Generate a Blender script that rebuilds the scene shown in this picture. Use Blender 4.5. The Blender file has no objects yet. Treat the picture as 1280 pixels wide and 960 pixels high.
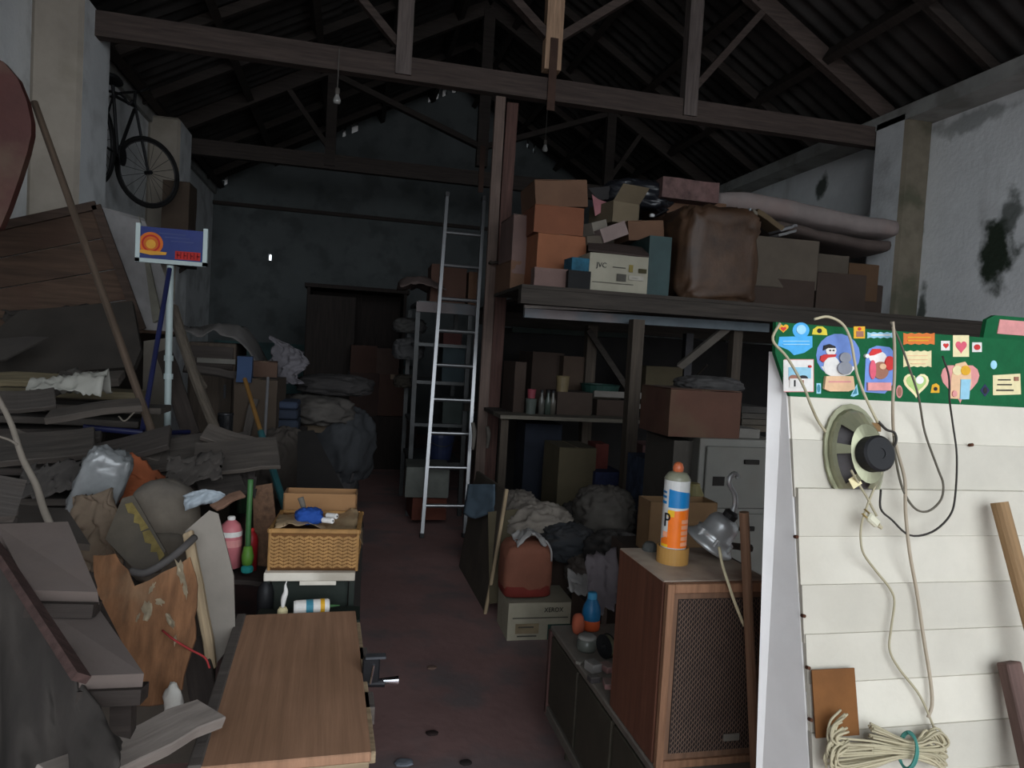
import bpy, bmesh, math, random
from math import sin, cos, pi, radians as rad, sqrt, atan2
from mathutils import Vector as V, Matrix as Mx, noise as mnoise

C = bpy.context.scene.collection
SC = bpy.context.scene

# ------------------------------------------------------------------ camera
FPX = 880.0
YAW, PITCH, ROLL = rad(13.05), rad(2.45), rad(3.3)
CAM = V((0, 0, 1.55))
FW = V((sin(YAW)*cos(PITCH), cos(YAW)*cos(PITCH), -sin(PITCH)))
_r0 = V((cos(YAW), -sin(YAW), 0)); _u0 = _r0.cross(FW)
RT = _r0*cos(ROLL) + _u0*sin(ROLL); UP = RT.cross(FW)
cd = bpy.data.cameras.new('camera'); cam = bpy.data.objects.new('camera', cd); C.objects.link(cam)
cd.sensor_width = 36.0; cd.lens = 36.0*FPX/1280.0; cd.clip_start = 0.02
cam.matrix_world = Mx(((RT.x, UP.x, -FW.x, CAM.x), (RT.y, UP.y, -FW.y, CAM.y), (RT.z, UP.z, -FW.z, CAM.z), (0, 0, 0, 1)))
SC.camera = cam

# ------------------------------------------------------------------ sky, doorway light, exposure
wd = bpy.data.worlds.new('sky'); SC.world = wd; wd.use_nodes = True
nt = wd.node_tree; nt.nodes.clear()
wo = nt.nodes.new('ShaderNodeOutputWorld'); bg = nt.nodes.new('ShaderNodeBackground')
bg.inputs['Color'].default_value = (0.86, 0.93, 1.0, 1); bg.inputs['Strength'].default_value = 3.6
nt.links.new(bg.outputs[0], wo.inputs[0])
DOOR = (-2.2, 5.0, 6.0, -3.6)          # x0, x1, height, y of the big doorway behind the camera
ld = bpy.data.lights.new('doorway_daylight', 'AREA'); lo = bpy.data.objects.new('doorway_daylight', ld); C.objects.link(lo)
ld.shape = 'RECTANGLE'; ld.size = DOOR[1]-DOOR[0]; ld.size_y = DOOR[2]
lo.location = ((DOOR[0]+DOOR[1])/2, DOOR[3]-0.15, DOOR[2]/2); lo.rotation_euler = (rad(90), 0, 0)
ld.cycles.is_portal = True
SC.view_settings.view_transform = 'Standard'; SC.view_settings.look = 'None'
SC.view_settings.gamma = 1.0; SC.view_settings.use_curve_mapping = False
SC.view_settings.exposure = 0.38

# ------------------------------------------------------------------ pixel <-> world (design aid: the point where a sight line meets a plane)
def ray(px, py): return FW + RT*((px-640)/FPX) - UP*((py-480)/FPX)
def aty(px, py, Y): d = ray(px, py); return CAM + d*(Y/d.y)
def atz(px, py, Z): d = ray(px, py); return CAM + d*((Z-CAM.z)/d.z)
def atx(px, py, X): d = ray(px, py); return CAM + d*(X/d.x)
def atp(px, py, p, n): d = ray(px, py); return CAM + d*((V(p)-CAM).dot(n)/d.dot(n))
def X_at(px, Y, Z):
    n = RT - FW*((px-640)/FPX); return -(Y*n.y + (Z-CAM.z)*n.z)/n.x
def mpp(p): return (V(p)-CAM).dot(FW)/FPX          # metres per photo pixel at p

# ------------------------------------------------------------------ materials
def srgb(r, g, b):
    f = lambda c: (c/255/12.92) if c/255 <= .04045 else ((c/255+.055)/1.055)**2.4
    return (f(r), f(g), f(b))
MATS = {}; GRIME_SHADE = [0.0, 1.0]  # dusty greying, then a darkening of the colours that stands in for shade
def mat(name, col, var=.25, rough=.85, scale=6.0, stretch=(1, 1, 1), bump=.15, metal=0.0, dust=0.0, stain=0.0, stain_col=None, dust_col=(78, 73, 69), bscale=None, spec=.3):
    if name in MATS: return MATS[name]
    m = bpy.data.materials.new(name); m.use_nodes = True; MATS[name] = m
    t = m.node_tree; N = t.nodes; L = t.links; N.clear()
    out = N.new('ShaderNodeOutputMaterial'); b = N.new('ShaderNodeBsdfPrincipled'); L.new(b.outputs[0], out.inputs[0])
    b.inputs['Roughness'].default_value = rough; b.inputs['Metallic'].default_value = metal
    b.inputs['Specular IOR Level'].default_value = spec
    tc = N.new('ShaderNodeTexCoord'); oi = N.new('ShaderNodeObjectInfo')
    ad = N.new('ShaderNodeVectorMath'); ad.operation = 'ADD'; L.new(tc.outputs['Object'], ad.inputs[0])
    ml = N.new('ShaderNodeMath'); ml.operation = 'MULTIPLY'; ml.inputs[1].default_value = 17.0; L.new(oi.outputs['Random'], ml.inputs[0])
    L.new(ml.outputs[0], ad.inputs[1])
    mp = N.new('ShaderNodeMapping'); mp.inputs['Scale'].default_value = stretch; L.new(ad.outputs[0], mp.inputs[0])
    nz = N.new('ShaderNodeTexNoise'); nz.inputs['Scale'].default_value = scale; nz.inputs['Detail'].default_value = 5; nz.inputs['Roughness'].default_value = .6
    L.new(mp.outputs[0], nz.inputs['Vector'])
    g_ = (col[0]+col[1]+col[2])/3; col = tuple((x+(g_*y-x)*GRIME_SHADE[0])*GRIME_SHADE[1] for x, y in zip(col, (1.05, 1.0, .94)))
    c = srgb(*col)
    cr = N.new('ShaderNodeValToRGB'); e = cr.color_ramp.elements
    e[0].position = .3; e[1].position = .7
    e[0].color = (*[x*(1-var) for x in c], 1); e[1].color = (*[min(1, x*(1+var)) for x in c], 1)
    L.new(nz.outputs[0], cr.inputs[0]); colout = cr.outputs[0]
    def mixin(facsock, colr, prev):
        mx = N.new('ShaderNodeMix'); mx.data_type = 'RGBA'
        L.new(facsock, mx.inputs[0]); L.new(prev, mx.inputs[6]); mx.inputs[7].default_value = (*srgb(*colr), 1); return mx.outputs[2]
    def ramp(sock, a, z, amt):
        mr = N.new('ShaderNodeMapRange'); mr.interpolation_type = 'SMOOTHSTEP'
        for i, v in ((1, a), (2, z), (3, 0.0), (4, amt)): mr.inputs[i].default_value = v
        L.new(sock, mr.inputs[0]); return mr.outputs[0]
    if stain:
        n2 = N.new('ShaderNodeTexNoise'); n2.inputs['Scale'].default_value = 2.6; n2.inputs['Detail'].default_value = 6; L.new(ad.outputs[0], n2.inputs['Vector'])
        colout = mixin(ramp(n2.outputs[0], .47, .66, stain), stain_col or (45, 40, 36), colout)
    if dust:
        g = N.new('ShaderNodeNewGeometry'); sx = N.new('ShaderNodeSeparateXYZ'); L.new(g.outputs['Normal'], sx.inputs[0])
        r1 = ramp(sx.outputs[2], .15, .9, 1.0)
        n3 = N.new('ShaderNodeTexNoise'); n3.inputs['Scale'].default_value = 5; n3.inputs['Detail'].default_value = 4; L.new(ad.outputs[0], n3.inputs['Vector'])
        r2 = ramp(n3.outputs[0], .25, .6, dust)
        mm = N.new('ShaderNodeMath'); mm.operation = 'MULTIPLY'; L.new(r1, mm.inputs[0]); L.new(r2, mm.inputs[1])
        colout = mixin(mm.outputs[0], tuple(q*GRIME_SHADE[1] for q in dust_col), colout)
    hs = N.new('ShaderNodeHueSaturation'); L.new(colout, hs.inputs['Color'])
    mr = N.new('ShaderNodeMapRange'); mr.inputs[3].default_value = .88; mr.inputs[4].default_value = 1.12; L.new(oi.outputs['Random'], mr.inputs[0]); L.new(mr.outputs[0], hs.inputs['Value'])
    L.new(hs.outputs[0], b.inputs['Base Color'])
    if bump:
        bp = N.new('ShaderNodeBump'); bp.inputs['Strength'].default_value = bump; bp.inputs['Distance'].default_value = .02
        if bscale:
            n4 = N.new('ShaderNodeTexNoise'); n4.inputs['Scale'].default_value = bscale; n4.inputs['Detail'].default_value = 4; L.new(mp.outputs[0], n4.inputs['Vector']); L.new(n4.outputs[0], bp.inputs['Height'])
        else: L.new(nz.outputs[0], bp.inputs['Height'])
        L.new(bp.outputs[0], b.inputs['Normal'])
    return m
GRAIN = (.6, 9, 9)        # grain along local x
GRAINZ = (9, 9, .6)
def wood(name, col, **k): return mat(name, col, **{**dict(var=.35, stretch=GRAIN, scale=5, bump=.25, rough=.8), **k})
plaster = mat('white_plaster', (224, 226, 226), var=.07, scale=3, stain=.35, stain_col=(112, 110, 106), bump=.2, rough=.95, bscale=30)
def leaf_plaster():            # old whitewash with green-black mould patches and vertical runs
    m = mat('mouldy_plaster', (224, 226, 226), var=.07, scale=3, bump=.2, rough=.95, bscale=30)
    t = m.node_tree; N = t.nodes; L = t.links
    hs = [n for n in N if n.type == 'HUE_SAT'][0]; src = hs.inputs['Color'].links[0].from_socket
    tc = N.new('ShaderNodeTexCoord')
    def layer(prev, scl, sc, lo_, hi_, amt, colr):
        mp = N.new('ShaderNodeMapping'); mp.inputs['Scale'].default_value = scl; L.new(tc.outputs['Object'], mp.inputs[0])
        nz = N.new('ShaderNodeTexNoise'); nz.inputs['Scale'].default_value = sc; nz.inputs['Detail'].default_value = 7; L.new(mp.outputs[0], nz.inputs['Vector'])
        mr = N.new('ShaderNodeMapRange'); mr.interpolation_type = 'SMOOTHSTEP'
        for i, v in ((1, lo_), (2, hi_), (3, 0.0), (4, amt)): mr.inputs[i].default_value = v
        L.new(nz.outputs[0], mr.inputs[0])
        mx = N.new('ShaderNodeMix'); mx.data_type = 'RGBA'; L.new(mr.outputs[0], mx.inputs[0]); L.new(prev, mx.inputs[6]); mx.inputs[7].default_value = (*srgb(*colr), 1)
        return mx.outputs[2]
    c = layer(src, (1, 1, .25), 2.4, .56, .72, .45, (120, 118, 112))
    c = layer(c, (1, 1, .5), 2.2, .70, .75, .6, (66, 74, 62))
    geo = N.new('ShaderNodeNewGeometry')
    nz = N.new('ShaderNodeTexNoise'); nz.inputs['Scale'].default_value = 5; nz.inputs['Detail'].default_value = 7; L.new(geo.outputs['Position'], nz.inputs['Vector'])
    for (px, py, rz_, ry_, amt) in ((1245, 318, .30, .26, 1.0), (1262, 275, .28, .12, .8), (1150, 260, .95, .07, .95), (1150, 400, .5, .07, .9), (1028, 232, .16, .12, .9), (1215, 150, .12, .5, .5)):
        q = atx(px, py, 5.2)
        mp = N.new('ShaderNodeMapping'); mp.vector_type = 'TEXTURE'; mp.inputs['Location'].default_value = q; mp.inputs['Scale'].default_value = (1, ry_, rz_); L.new(geo.outputs['Position'], mp.inputs[0])
        ln = N.new('ShaderNodeVectorMath'); ln.operation = 'LENGTH'; L.new(mp.outputs[0], ln.inputs[0])
        ad = N.new('ShaderNodeMath'); ad.operation = 'MULTIPLY_ADD'; L.new(nz.outputs[0], ad.inputs[0]); ad.inputs[1].default_value = 2.2; L.new(ln.outputs['Value'], ad.inputs[2])
        mr = N.new('ShaderNodeMapRange'); mr.interpolation_type = 'SMOOTHSTEP'
        for i, v in ((1, 2.15), (2, 1.55), (3, 0.0), (4, amt)): mr.inputs[i].default_value = v
        L.new(ad.outputs[0], mr.inputs[0])
        mx = N.new('ShaderNodeMix'); mx.data_type = 'RGBA'; L.new(mr.outputs[0], mx.inputs[0]); L.new(c, mx.inputs[6]); mx.inputs[7].default_value = (*srgb(44, 54, 42), 1); c = mx.outputs[2]
    L.new(c, hs.inputs['Color']); return m
mould = leaf_plaster()
concrete = mat('concrete', (150, 150, 146), var=.15, scale=4, stain=.5, stain_col=(84, 80, 74), rough=.95)
floor_m = mat('red_cement', (140, 110, 106), var=.2, scale=1.6, stain=.75, stain_col=(108, 102, 102), rough=.75, bump=.12, bscale=20)
roof_m = mat('roof_sheet', (60, 57, 55), var=.25, scale=3, stain=.6, stain_col=(38, 36, 35), rough=.95)
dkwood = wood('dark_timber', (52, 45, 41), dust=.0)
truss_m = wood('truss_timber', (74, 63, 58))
truss_l = wood('pale_timber', (165, 135, 110))
redwood = wood('reddish_timber', (100, 68, 58), stretch=GRAINZ)

# ------------------------------------------------------------------ mesh helpers
def link(name, me, parent=None, m=None, kind=None):
    o = bpy.data.objects.new(name, me); C.objects.link(o)
    if parent is not None: o.parent = parent
    if m is not None and me is not None:
        for q in (m if isinstance(m, (list, tuple)) else [m]): me.materials.append(q)
    if kind: o['kind'] = kind
    return o
def obj(name, bm, m, parent=None, smooth=False, loc=None, rot=None, kind=None, label=None):
    me = bpy.data.meshes.new(name); bm.normal_update(); bm.to_mesh(me); bm.free()
    if smooth: me.polygons.foreach_set('use_smooth', [True]*len(me.polygons))
    o = link(name, me, parent, m, kind)
    if loc is not None: o.location = loc
    if rot is not None: o.rotation_euler = rot
    if label: o['label'] = label
    return o
def tag(o, label, cat, group=None, kind=None):
    o['label'] = label; o['category'] = cat
    if group: o['group'] = group
    if kind: o['kind'] = kind
    return o
def thing(name, label, cat, loc=(0, 0, 0), rz=0.0, group=None, rot=None):
    o = bpy.data.objects.new(name, None); C.objects.link(o); o.empty_display_size = .1
    o.location = loc; o.rotation_euler = rot if rot is not None else (0, 0, rz)
    return tag(o, label, cat, group)
def struct(name, bm, m, parent=None, **k):
    o = obj(name, bm, m, parent, **k)
    if parent is None: o['kind'] = 'structure'
    return o
def nb(): return bmesh.new()
def bx(bm, c, s, rot=None, bevel=0.0, mi=0):
    """box with centre c and size s"""
    r = bmesh.ops.create_cube(bm, size=1.0); vs = r['verts']
    R = rot.to_matrix().to_4x4() if rot is not None and not isinstance(rot, Mx) else (rot if rot is not None else Mx())
    bmesh.ops.transform(bm, matrix=Mx.Translation(V(c)) @ R @ Mx.Diagonal((*s, 1)), verts=vs)
    fs = {f for v in vs for f in v.link_faces}
    for f in fs: f.material_index = mi
    if bevel:
        es = list({e for v in vs for e in v.link_edges})
        bmesh.ops.bevel(bm, geom=es, offset=bevel, segments=1, affect='EDGES', profile=.5)
    return bm
def bar(bm, a, b, w, t, n=(0, 0, 1), mi=0):
    """rectangular bar from a to b, width w (across), thickness t (along n)"""
    a, b = V(a), V(b); x = (b-a); l = x.length; x.normalize(); n = V(n); z = (n - x*n.dot(x))
    if z.length < 1e-4: z = x.orthogonal()
    z.normalize(); y = z.cross(x)
    R = Mx(((x.x, y.x, z.x, 0), (x.y, y.y, z.y, 0), (x.z, y.z, z.z, 0), (0, 0, 0, 1)))
    return bx(bm, (a+b)/2, (l, w, t), R, mi=mi)
def cyl(bm, a, b, r1, r2=None, n=12, caps=True, mi=0):
    a, b = V(a), V(b); r2 = r1 if r2 is None else r2; d = (b-a); l = d.length
    rr = bmesh.ops.create_cone(bm, cap_ends=caps, segments=n, radius1=max(r1, 1e-4), radius2=max(r2, 1e-4), depth=l)
    bmesh.ops.transform(bm, matrix=Mx.Translation((a+b)/2) @ V((0, 0, 1)).rotation_difference(d).to_matrix().to_4x4(), verts=rr['verts'])
    for f in {f for v in rr['verts'] for f in v.link_faces}: f.material_index = mi
    return bm
def lathe(bm, prof, n=20, c=(0, 0, 0), mi=0, sx=1, sy=1):
    c = V(c); rings = []
    for r, z in prof:
        rings.append([bm.verts.new(c + V((sx*r*cos(2*pi*i/n), sy*r*sin(2*pi*i/n), z))) for i in range(n)] if r > 1e-5 else [bm.verts.new(c + V((0, 0, z)))])
    for A, B in zip(rings, rings[1:]):
        for i in range(n):
            j = (i+1) % n
            q = [A[i % len(A)], A[j % len(A)], B[j % len(B)], B[i % len(B)]]
            u = []
            for v in q:
                if v not in u: u.append(v)
            if len(u) > 2:
                try: bm.faces.new(u).material_index = mi
                except ValueError: pass
    return bm
def smooth_path(pts, k=6):
    pts = [V(p) for p in pts]
    if len(pts) < 3: return pts
    P = [pts[0]*2-pts[1]] + pts + [pts[-1]*2-pts[-2]]; out = []
    for i in range(1, len(P)-2):
        for j in range(k):
            t = j/k; a, b, c, d = P[i-1], P[i], P[i+1], P[i+2]
            out.append(.5*((2*b) + (c-a)*t + (2*a-5*b+4*c-d)*t*t + (3*b-a-3*c+d)*t**3))
    out.append(pts[-1]); return out
def tube(bm, pts, r, n=6, k=6, mi=0, closed=False):
    pts = smooth_path(pts, k) if k else [V(p) for p in pts]
    R = r if callable(r) else (lambda t: r)
    prev = None; rings = []
    up = (pts[1]-pts[0]).normalized().orthogonal()
    for i, p in enumerate(pts):
        d = (pts[min(i+1, len(pts)-1)]-pts[max(i-1, 0)]).normalized()
        up = (up - d*up.dot(d)); up = up.normalized() if up.length > 1e-5 else d.orthogonal().normalized()
        s = d.cross(up); q = R(i/(len(pts)-1))
        rings.append([bm.verts.new(p + (up*cos(2*pi*j/n) + s*sin(2*pi*j/n))*q) for j in range(n)])
    for A, B in zip(rings, rings[1:]):
        for j in range(n): bm.faces.new((A[j], A[(j+1) % n], B[(j+1) % n], B[j])).material_index = mi
    if not closed:
        bm.faces.new(rings[0][::-1]).material_index = mi; bm.faces.new(rings[-1]).material_index = mi
    return bm
def prism(bm, poly, axis, a, b, mi=0):
    """extrude a 2D polygon; axis 'y': poly in (x,z) from y=a to y=b; 'x': poly in (y,z); 'z': poly in (x,y)"""
    f = {'y': lambda p, t: V((p[0], t, p[1])), 'x': lambda p, t: V((t, p[0], p[1])), 'z': lambda p, t: V((p[0], p[1], t))}[axis]
    A = [bm.verts.new(f(p, a)) for p in poly]; B = [bm.verts.new(f(p, b)) for p in poly]
    fs = [bm.faces.new(A), bm.faces.new(B[::-1])] + [bm.faces.new((A[i], B[i], B[(i+1) % len(A)], A[(i+1) % len(A)])) for i in range(len(A))]
    for q in fs: q.material_index = mi
    bmesh.ops.recalc_face_normals(bm, faces=fs)
    return bm
def quadgrid(bm, fn, nu, nv, mi=0):
    g = [[bm.verts.new(fn(i/nu, j/nv)) for j in range(nv+1)] for i in range(nu+1)]
    for i in range(nu):
        for j in range(nv): bm.faces.new((g[i][j], g[i+1][j], g[i+1][j+1], g[i][j+1])).material_index = mi
    return g
def shell(bm, th):
    """give an open sheet a real thickness: offset copy along the vertex normals, rim closed"""
    bmesh.ops.recalc_face_normals(bm, faces=bm.faces[:]); bm.normal_update()
    vs = bm.verts[:]; fs = bm.faces[:]; rim = [e for e in bm.edges if e.is_boundary]
    cp = {v: bm.verts.new(v.co - v.normal*th) for v in vs}
    for f in fs: bm.faces.new([cp[v] for v in reversed(f.verts)]).material_index = f.material_index
    for e in rim:
        a, b = e.verts; l = e.link_loops[0]
        if l.vert is not a: a, b = b, a
        bm.faces.new((b, a, cp[a], cp[b]))
    return bm
def wrinkle(p, seed, f, a, ridge=True):
    q = V(p)*f + V((seed*3.1, seed*1.7, seed*.9))
    n = mnoise.noise(q); m_ = mnoise.noise(q*2.3 + V((5, 5, 5)))
    k_ = mnoise.noise(q*5.3 + V((9, 2, 7)))
    return a*((1-2*abs(n)) if ridge else n) + a*.45*(1-2*abs(m_)) + (a*.22*(1-2*abs(k_)) if ridge else 0)
def blob(bm, r, seed=0, amp=.1, f=3.0, nu=28, nv=16, sq=.8, c=(0, 0, 0), flat=True, mi=0):
    """lumpy closed bag shape: half extents r, base on z=0 when flat"""
    c = V(c); rows = []
    P = lambda x: (abs(x)**sq)*(1 if x >= 0 else -1)
    def pt(u, v):
        th = 2*pi*u; ph = -pi/2 + pi*v
        d = V((P(cos(th))*P(cos(ph)), P(sin(th))*P(cos(ph)), P(sin(ph))))
        k = 1 + wrinkle(d, seed, f, amp)
        p = V((d.x*r[0]*k, d.y*r[1]*k, d.z*r[2]*k))
        if flat: p.z = max(p.z, -r[2]*.93) + r[2]*.93
        return c + p
    bot = bm.verts.new(pt(0, 0)); top = bm.verts.new(pt(0, 1))
    rows = [[bm.verts.new(pt(i/nu, j/nv)) for i in range(nu)] for j in range(1, nv)]
    for i in range(nu):
        k = (i+1) % nu
        bm.faces.new((bot, rows[0][k], rows[0][i])).material_index = mi
        for A, B in zip(rows, rows[1:]): bm.faces.new((A[i], A[k], B[k], B[i])).material_index = mi
        bm.faces.new((rows[-1][i], rows[-1][k], top)).material_index = mi
    return bm
def frame_m(o, x, n):
    """matrix with origin o, local x along x, local z as close to n as possible"""
    x = V(x).normalized(); n = V(n); z = (n-x*n.dot(x)).normalized(); y = z.cross(x)
    return Mx(((x.x, y.x, z.x, o[0]), (x.y, y.y, z.y, o[1]), (x.z, y.z, z.z, o[2]), (0, 0, 0, 1)))
def place_bm(bm, M_): bmesh.ops.transform(bm, matrix=M_, verts=bm.verts[:]); return bm
RN = random.Random(7)
def plank_bm(l, w, t, seed=0, rag=.0, n=5):
    """board along local x, slightly warped, with ragged ends"""
    r = random.Random(seed); bm = nb(); rings = []
    for i in range(n+1):
        x = -l/2 + l*i/n; dz = .004*sin(i*1.3+seed); dy = r.uniform(-.004, .004)
        ex = [r.uniform(-rag, rag) if i in (0, n) else 0 for _ in range(2)]
        rings.append([bm.verts.new((x+ex[0], -w/2+dy, -t/2+dz)), bm.verts.new((x+ex[1], w/2+dy, -t/2+dz)), bm.verts.new((x+ex[1], w/2+dy, t/2+dz)), bm.verts.new((x+ex[0], -w/2+dy, t/2+dz))])
    for A, B in zip(rings, rings[1:]):
        for j in range(4): bm.faces.new((A[j], B[j], B[(j+1) % 4], A[(j+1) % 4]))
    bm.faces.new(rings[0]); bm.faces.new(rings[-1][::-1])
    bmesh.ops.recalc_face_normals(bm, faces=bm.faces[:])
    bmesh.ops.bevel(bm, geom=[e for e in bm.edges if e.calc_face_angle(0) > 1.2], offset=min(.003, t*.2), segments=1, affect='EDGES')
    return bm
def plank(label, a, b, w, t, m, n=(0, 0, 1), name='plank', cat='plank', group=None, rag=.008, seed=None):
    a, b = V(a), V(b)
    o = obj(name, plank_bm((b-a).length, w, t, seed if seed is not None else RN.randint(0, 999), rag), m)
    o.matrix_world = frame_m((a+b)/2, b-a, n)
    return tag(o, label, cat, group)
def pole(label, a, b, r, m, name='pole', cat='pole', n=10, r2=None, group=None, bend=0.0):
    a, b = V(a), V(b); l = (b-a).length; bm = nb()
    q = r2 if r2 is not None else r
    pts = [V((l*i/8-l/2, 0, bend*sin(pi*i/8))) for i in range(9)]
    tube(bm, pts, lambda t: r+(q-r)*t, n=n, k=0)
    o = obj(name, bm, m, smooth=False); o.matrix_world = frame_m((a+b)/2, b-a, (0, 0.2, 1))
    return tag(o, label, cat, group)
def text_part(s, size, m, parent, M_, ext=.0008, name='lettering', sx=1.0):
    cu = bpy.data.curves.new('t', 'FONT'); cu.body = s; cu.size = size; cu.extrude = ext; cu.align_x = 'CENTER'; cu.align_y = 'CENTER'; cu.resolution_u = 3
    t = bpy.data.objects.new('t', cu); C.objects.link(t)
    me = bpy.data.meshes.new_from_object(t.evaluated_get(bpy.context.evaluated_depsgraph_get()))
    bpy.data.objects.remove(t); bpy.data.curves.remove(cu)
    me.transform(Mx.Diagonal((sx, 1, 1, 1))); me.transform(M_); me.materials.clear()
    return link(name, me, parent, m)
FRONT = Mx(((1, 0, 0, 0), (0, 0, -1, 0), (0, 1, 0, 0), (0, 0, 0, 1)))     # text plane xy -> xz, facing -y
def front(x, y, z): return Mx.Translation((x, y, z)) @ FRONT
def setmesh(o):
    return o
# ================================================================== structure
XL, XR, YF, YB = -2.34, 5.2, 12.7, -3.6
PL, PR = -2.0, 4.9                       # inner faces of the pilasters
ZE, XA, ZA = 4.05, 1.6, 6.2               # eaves height, ridge x, ridge height
SL = (ZA-ZE)/(XA-XL+.0); SR = (ZA-ZE)/(XR-XA)
def zr(x): return ZE + (x-XL)*SL if x < XA else ZE + (XR-x)*SR

bm = nb(); bx(bm, ((XL+XR)/2, (YF+YB)/2-.2, -.1), (XR-XL+.8, YF-YB+1.2, .2)); struct('floor', bm, floor_m)['label'] = 'worn red cement floor of the aisle'
bm = nb(); bx(bm, (XL-.12, (YF+YB)/2, ZE/2), (.24, YF-YB+.6, ZE)); struct('wall_left', bm, plaster)['label'] = 'white plaster wall on the left'
bm = nb(); bx(bm, (XR+.12, (YF+YB)/2, ZE/2), (.24, YF-YB+.6, ZE)); struct('wall_right', bm, mould)['label'] = 'white mouldy plaster wall on the right'
# far gable wall with daylight gaps along the roof line and two small holes
bm = nb(); h = aty(337, 321, YF); g = aty(280, 217, YF)
xs = sorted([XL, XR, h.x-.028, h.x+.028]); zs = [0, h.z-.06, h.z+.06, ZE-.45]
for i in range(3):
    for k in range(3):
        if (i, k) != (1, 1):
            bx(bm, ((xs[i]+xs[i+1])/2, YF+.12, (zs[k]+zs[k+1])/2), (xs[i+1]-xs[i], .24, zs[k+1]-zs[k]))
gaps = []
for px, w in ((430, .05), (443, .1), (536, .05), (545, .08), (554, .07), (566, .08), (648, .08), (661, .05), (669, .04), (281, .07)):
    gx = X_at(px, YF, 5.6 if px > 500 else (5.1 if px > 300 else 4.0)); gaps.append((gx, w))
# roof-line polygon, notched where the light comes in
gaps.sort(); top = [(XL, ZE-.45)]
def over(x): return zr(x) + .12
top.append((XL, over(XL)))
for gx, w in gaps:
    for x, dz in ((gx-w/2, 0), (gx-w/2, 1), (gx+w/2, 1), (gx+w/2, 0)):
        top.append((x, over(x) if not dz else zr(x)-.055))
    if gx < XA and all(not (gx < q[0] < XA) for q in gaps): top.append((XA, over(XA)))
top += [(XR, over(XR)), (XR, ZE-.45)]
prism(bm, top, 'y', YF, YF+.2)
bm.normal_update()
farw = mat('grey_gable', (96, 100, 100), var=.12, scale=1.6, stain=.5, stain_col=(66, 68, 67), rough=.95)
struct('wall_far', bm, farw)['label'] = 'grey far gable wall'
bm = nb()
bx(bm, ((XL+XR)/2, YF-.03, 3.78), (XR-XL, .06, .06)); struct('trim_1', bm, dkwood)['label'] = 'dark batten across the far wall'
bm = nb(); bx(bm, (XL+1.7, YF-.012, .75), (3.2, .024, 1.5)); struct('trim_2', bm, mat('teal_dado', (70, 96, 96), var=.2, stain=.4))['label'] = 'faded teal dado on the far wall'
# the hall is open at the front (behind the camera): only two end piers
for q, x in enumerate((XL-.12, XR+.12)):
    bm = nb(); bx(bm, (x, YB-.42, ZE/2), (.5, .3, ZE)); struct('wall_front' if q == 0 else 'wall_front.001', bm, plaster)['label'] = 'end pier of the open front'
bm = nb(); bx(bm, (1.2, -9, -.12), (40, 15, .2)); struct('ground', bm, mat('yard', (120, 118, 112)))['label'] = 'yard outside the doorway'
# pilasters (dirty fronts) and ring beams
dirty = mat('dirty_plaster', (156, 147, 135), var=.12, scale=4, stain=.5, stain_col=(132, 124, 110), rough=.95, bscale=30)
n = 10
for s, y in ((0, 6.12), (0, 9.1), (1, 5.85), (1, 9.3), (1, 12.5)):
    n += 1; bm = nb(); x0, x1 = ((XL, PL) if s == 0 else (PR, XR))
    bx(bm, ((x0+x1)/2, y, ZE/2-.02), (x1-x0, .42 if s else .62, ZE-.04), bevel=.03)
    bm.normal_update()
    for f in bm.faces: f.material_index = 1 if f.normal.y < -.5 else 0
    struct('trim_%d' % n, bm, [plaster, dirty if s == 0 else mat('mossy_plaster', (112, 104, 90), var=.2, scale=5, stain=.7, stain_col=(66, 70, 54), rough=.95, bscale=30)])['label'] = 'wall pilaster with dirty front'
for s, (x0, x1) in enumerate(((XL, XL+.05), (PR, XR))):
    bm = nb(); bx(bm, ((x0+x1)/2, (YF+YB)/2, ZE-.06), (x1-x0, YF-YB, .13)); struct('trim_%d' % (30+s), bm, concrete)['label'] = 'concrete ring beam under the eaves'
# roof: corrugated sheets over purlins, rafters in the trusses
ceil = thing('ceiling', 'dark corrugated roof on purlins', 'roof'); ceil['kind'] = 'structure'; del ceil['category']
def sheet_me(side):
    bm = nb(); w, l = .98, 2.9; k = 24
    quadgrid(bm, lambda u, v: V(((v-.5)*l, (u-.5)*w, .022*cos(u*2*pi*5.5))), k, 1)
    bm.normal_update(); me = bpy.data.meshes.new('roof_sheet'); bm.to_mesh(me); bm.free(); me.materials.append(roof_m)
    me.polygons.foreach_set('use_smooth', [True]*len(me.polygons)); return me
for side in (0, 1):
    me = sheet_me(side); sl = SL if side == 0 else -SR; xe = XL-.25 if side == 0 else XR+.25
    L = sqrt((XA-xe)**2*(1+sl*sl)); ang = math.atan(sl); rows = 2
    for j in range(rows):
        d = (j+.5)*L/rows; x = xe + (d*cos(ang) if side == 0 else -d*cos(ang))
        for i in range(20):
            y = YB-.2 + .45 + i*.9
            o = link('roof_sheet', me, ceil); o.location = (x, y, zr(x)+.075+.02*j if True else 0)
            o.rotation_euler = (0, -ang, 0)
    for j in range(5):
        f = (j+.12)/4.6; x = XL + (XA-XL)*f if side == 0 else XR + (XA-XR)*f
        bm = nb(); bx(bm, (0, 0, 0), (.08, YF-YB, .14)); o = obj('purlin', bm, dkwood, ceil); o.location = (x, (YF+YB)/2, zr(x)-.01); o.rotation_euler = (0, -ang, 0)
    for y in [YB+.3+1.17*i for i in range(15)]:
        if min(abs(y-t) for t in (2.7, 6.1, 9.5)) < .3: continue
        bm = nb(); a = V((XL if side == 0 else XR, y, zr(XL)-.03)); b = V((XA, y, ZA-.03)); bar(bm, a, b, .06, .09); obj('rafter', bm, dkwood, ceil)
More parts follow.
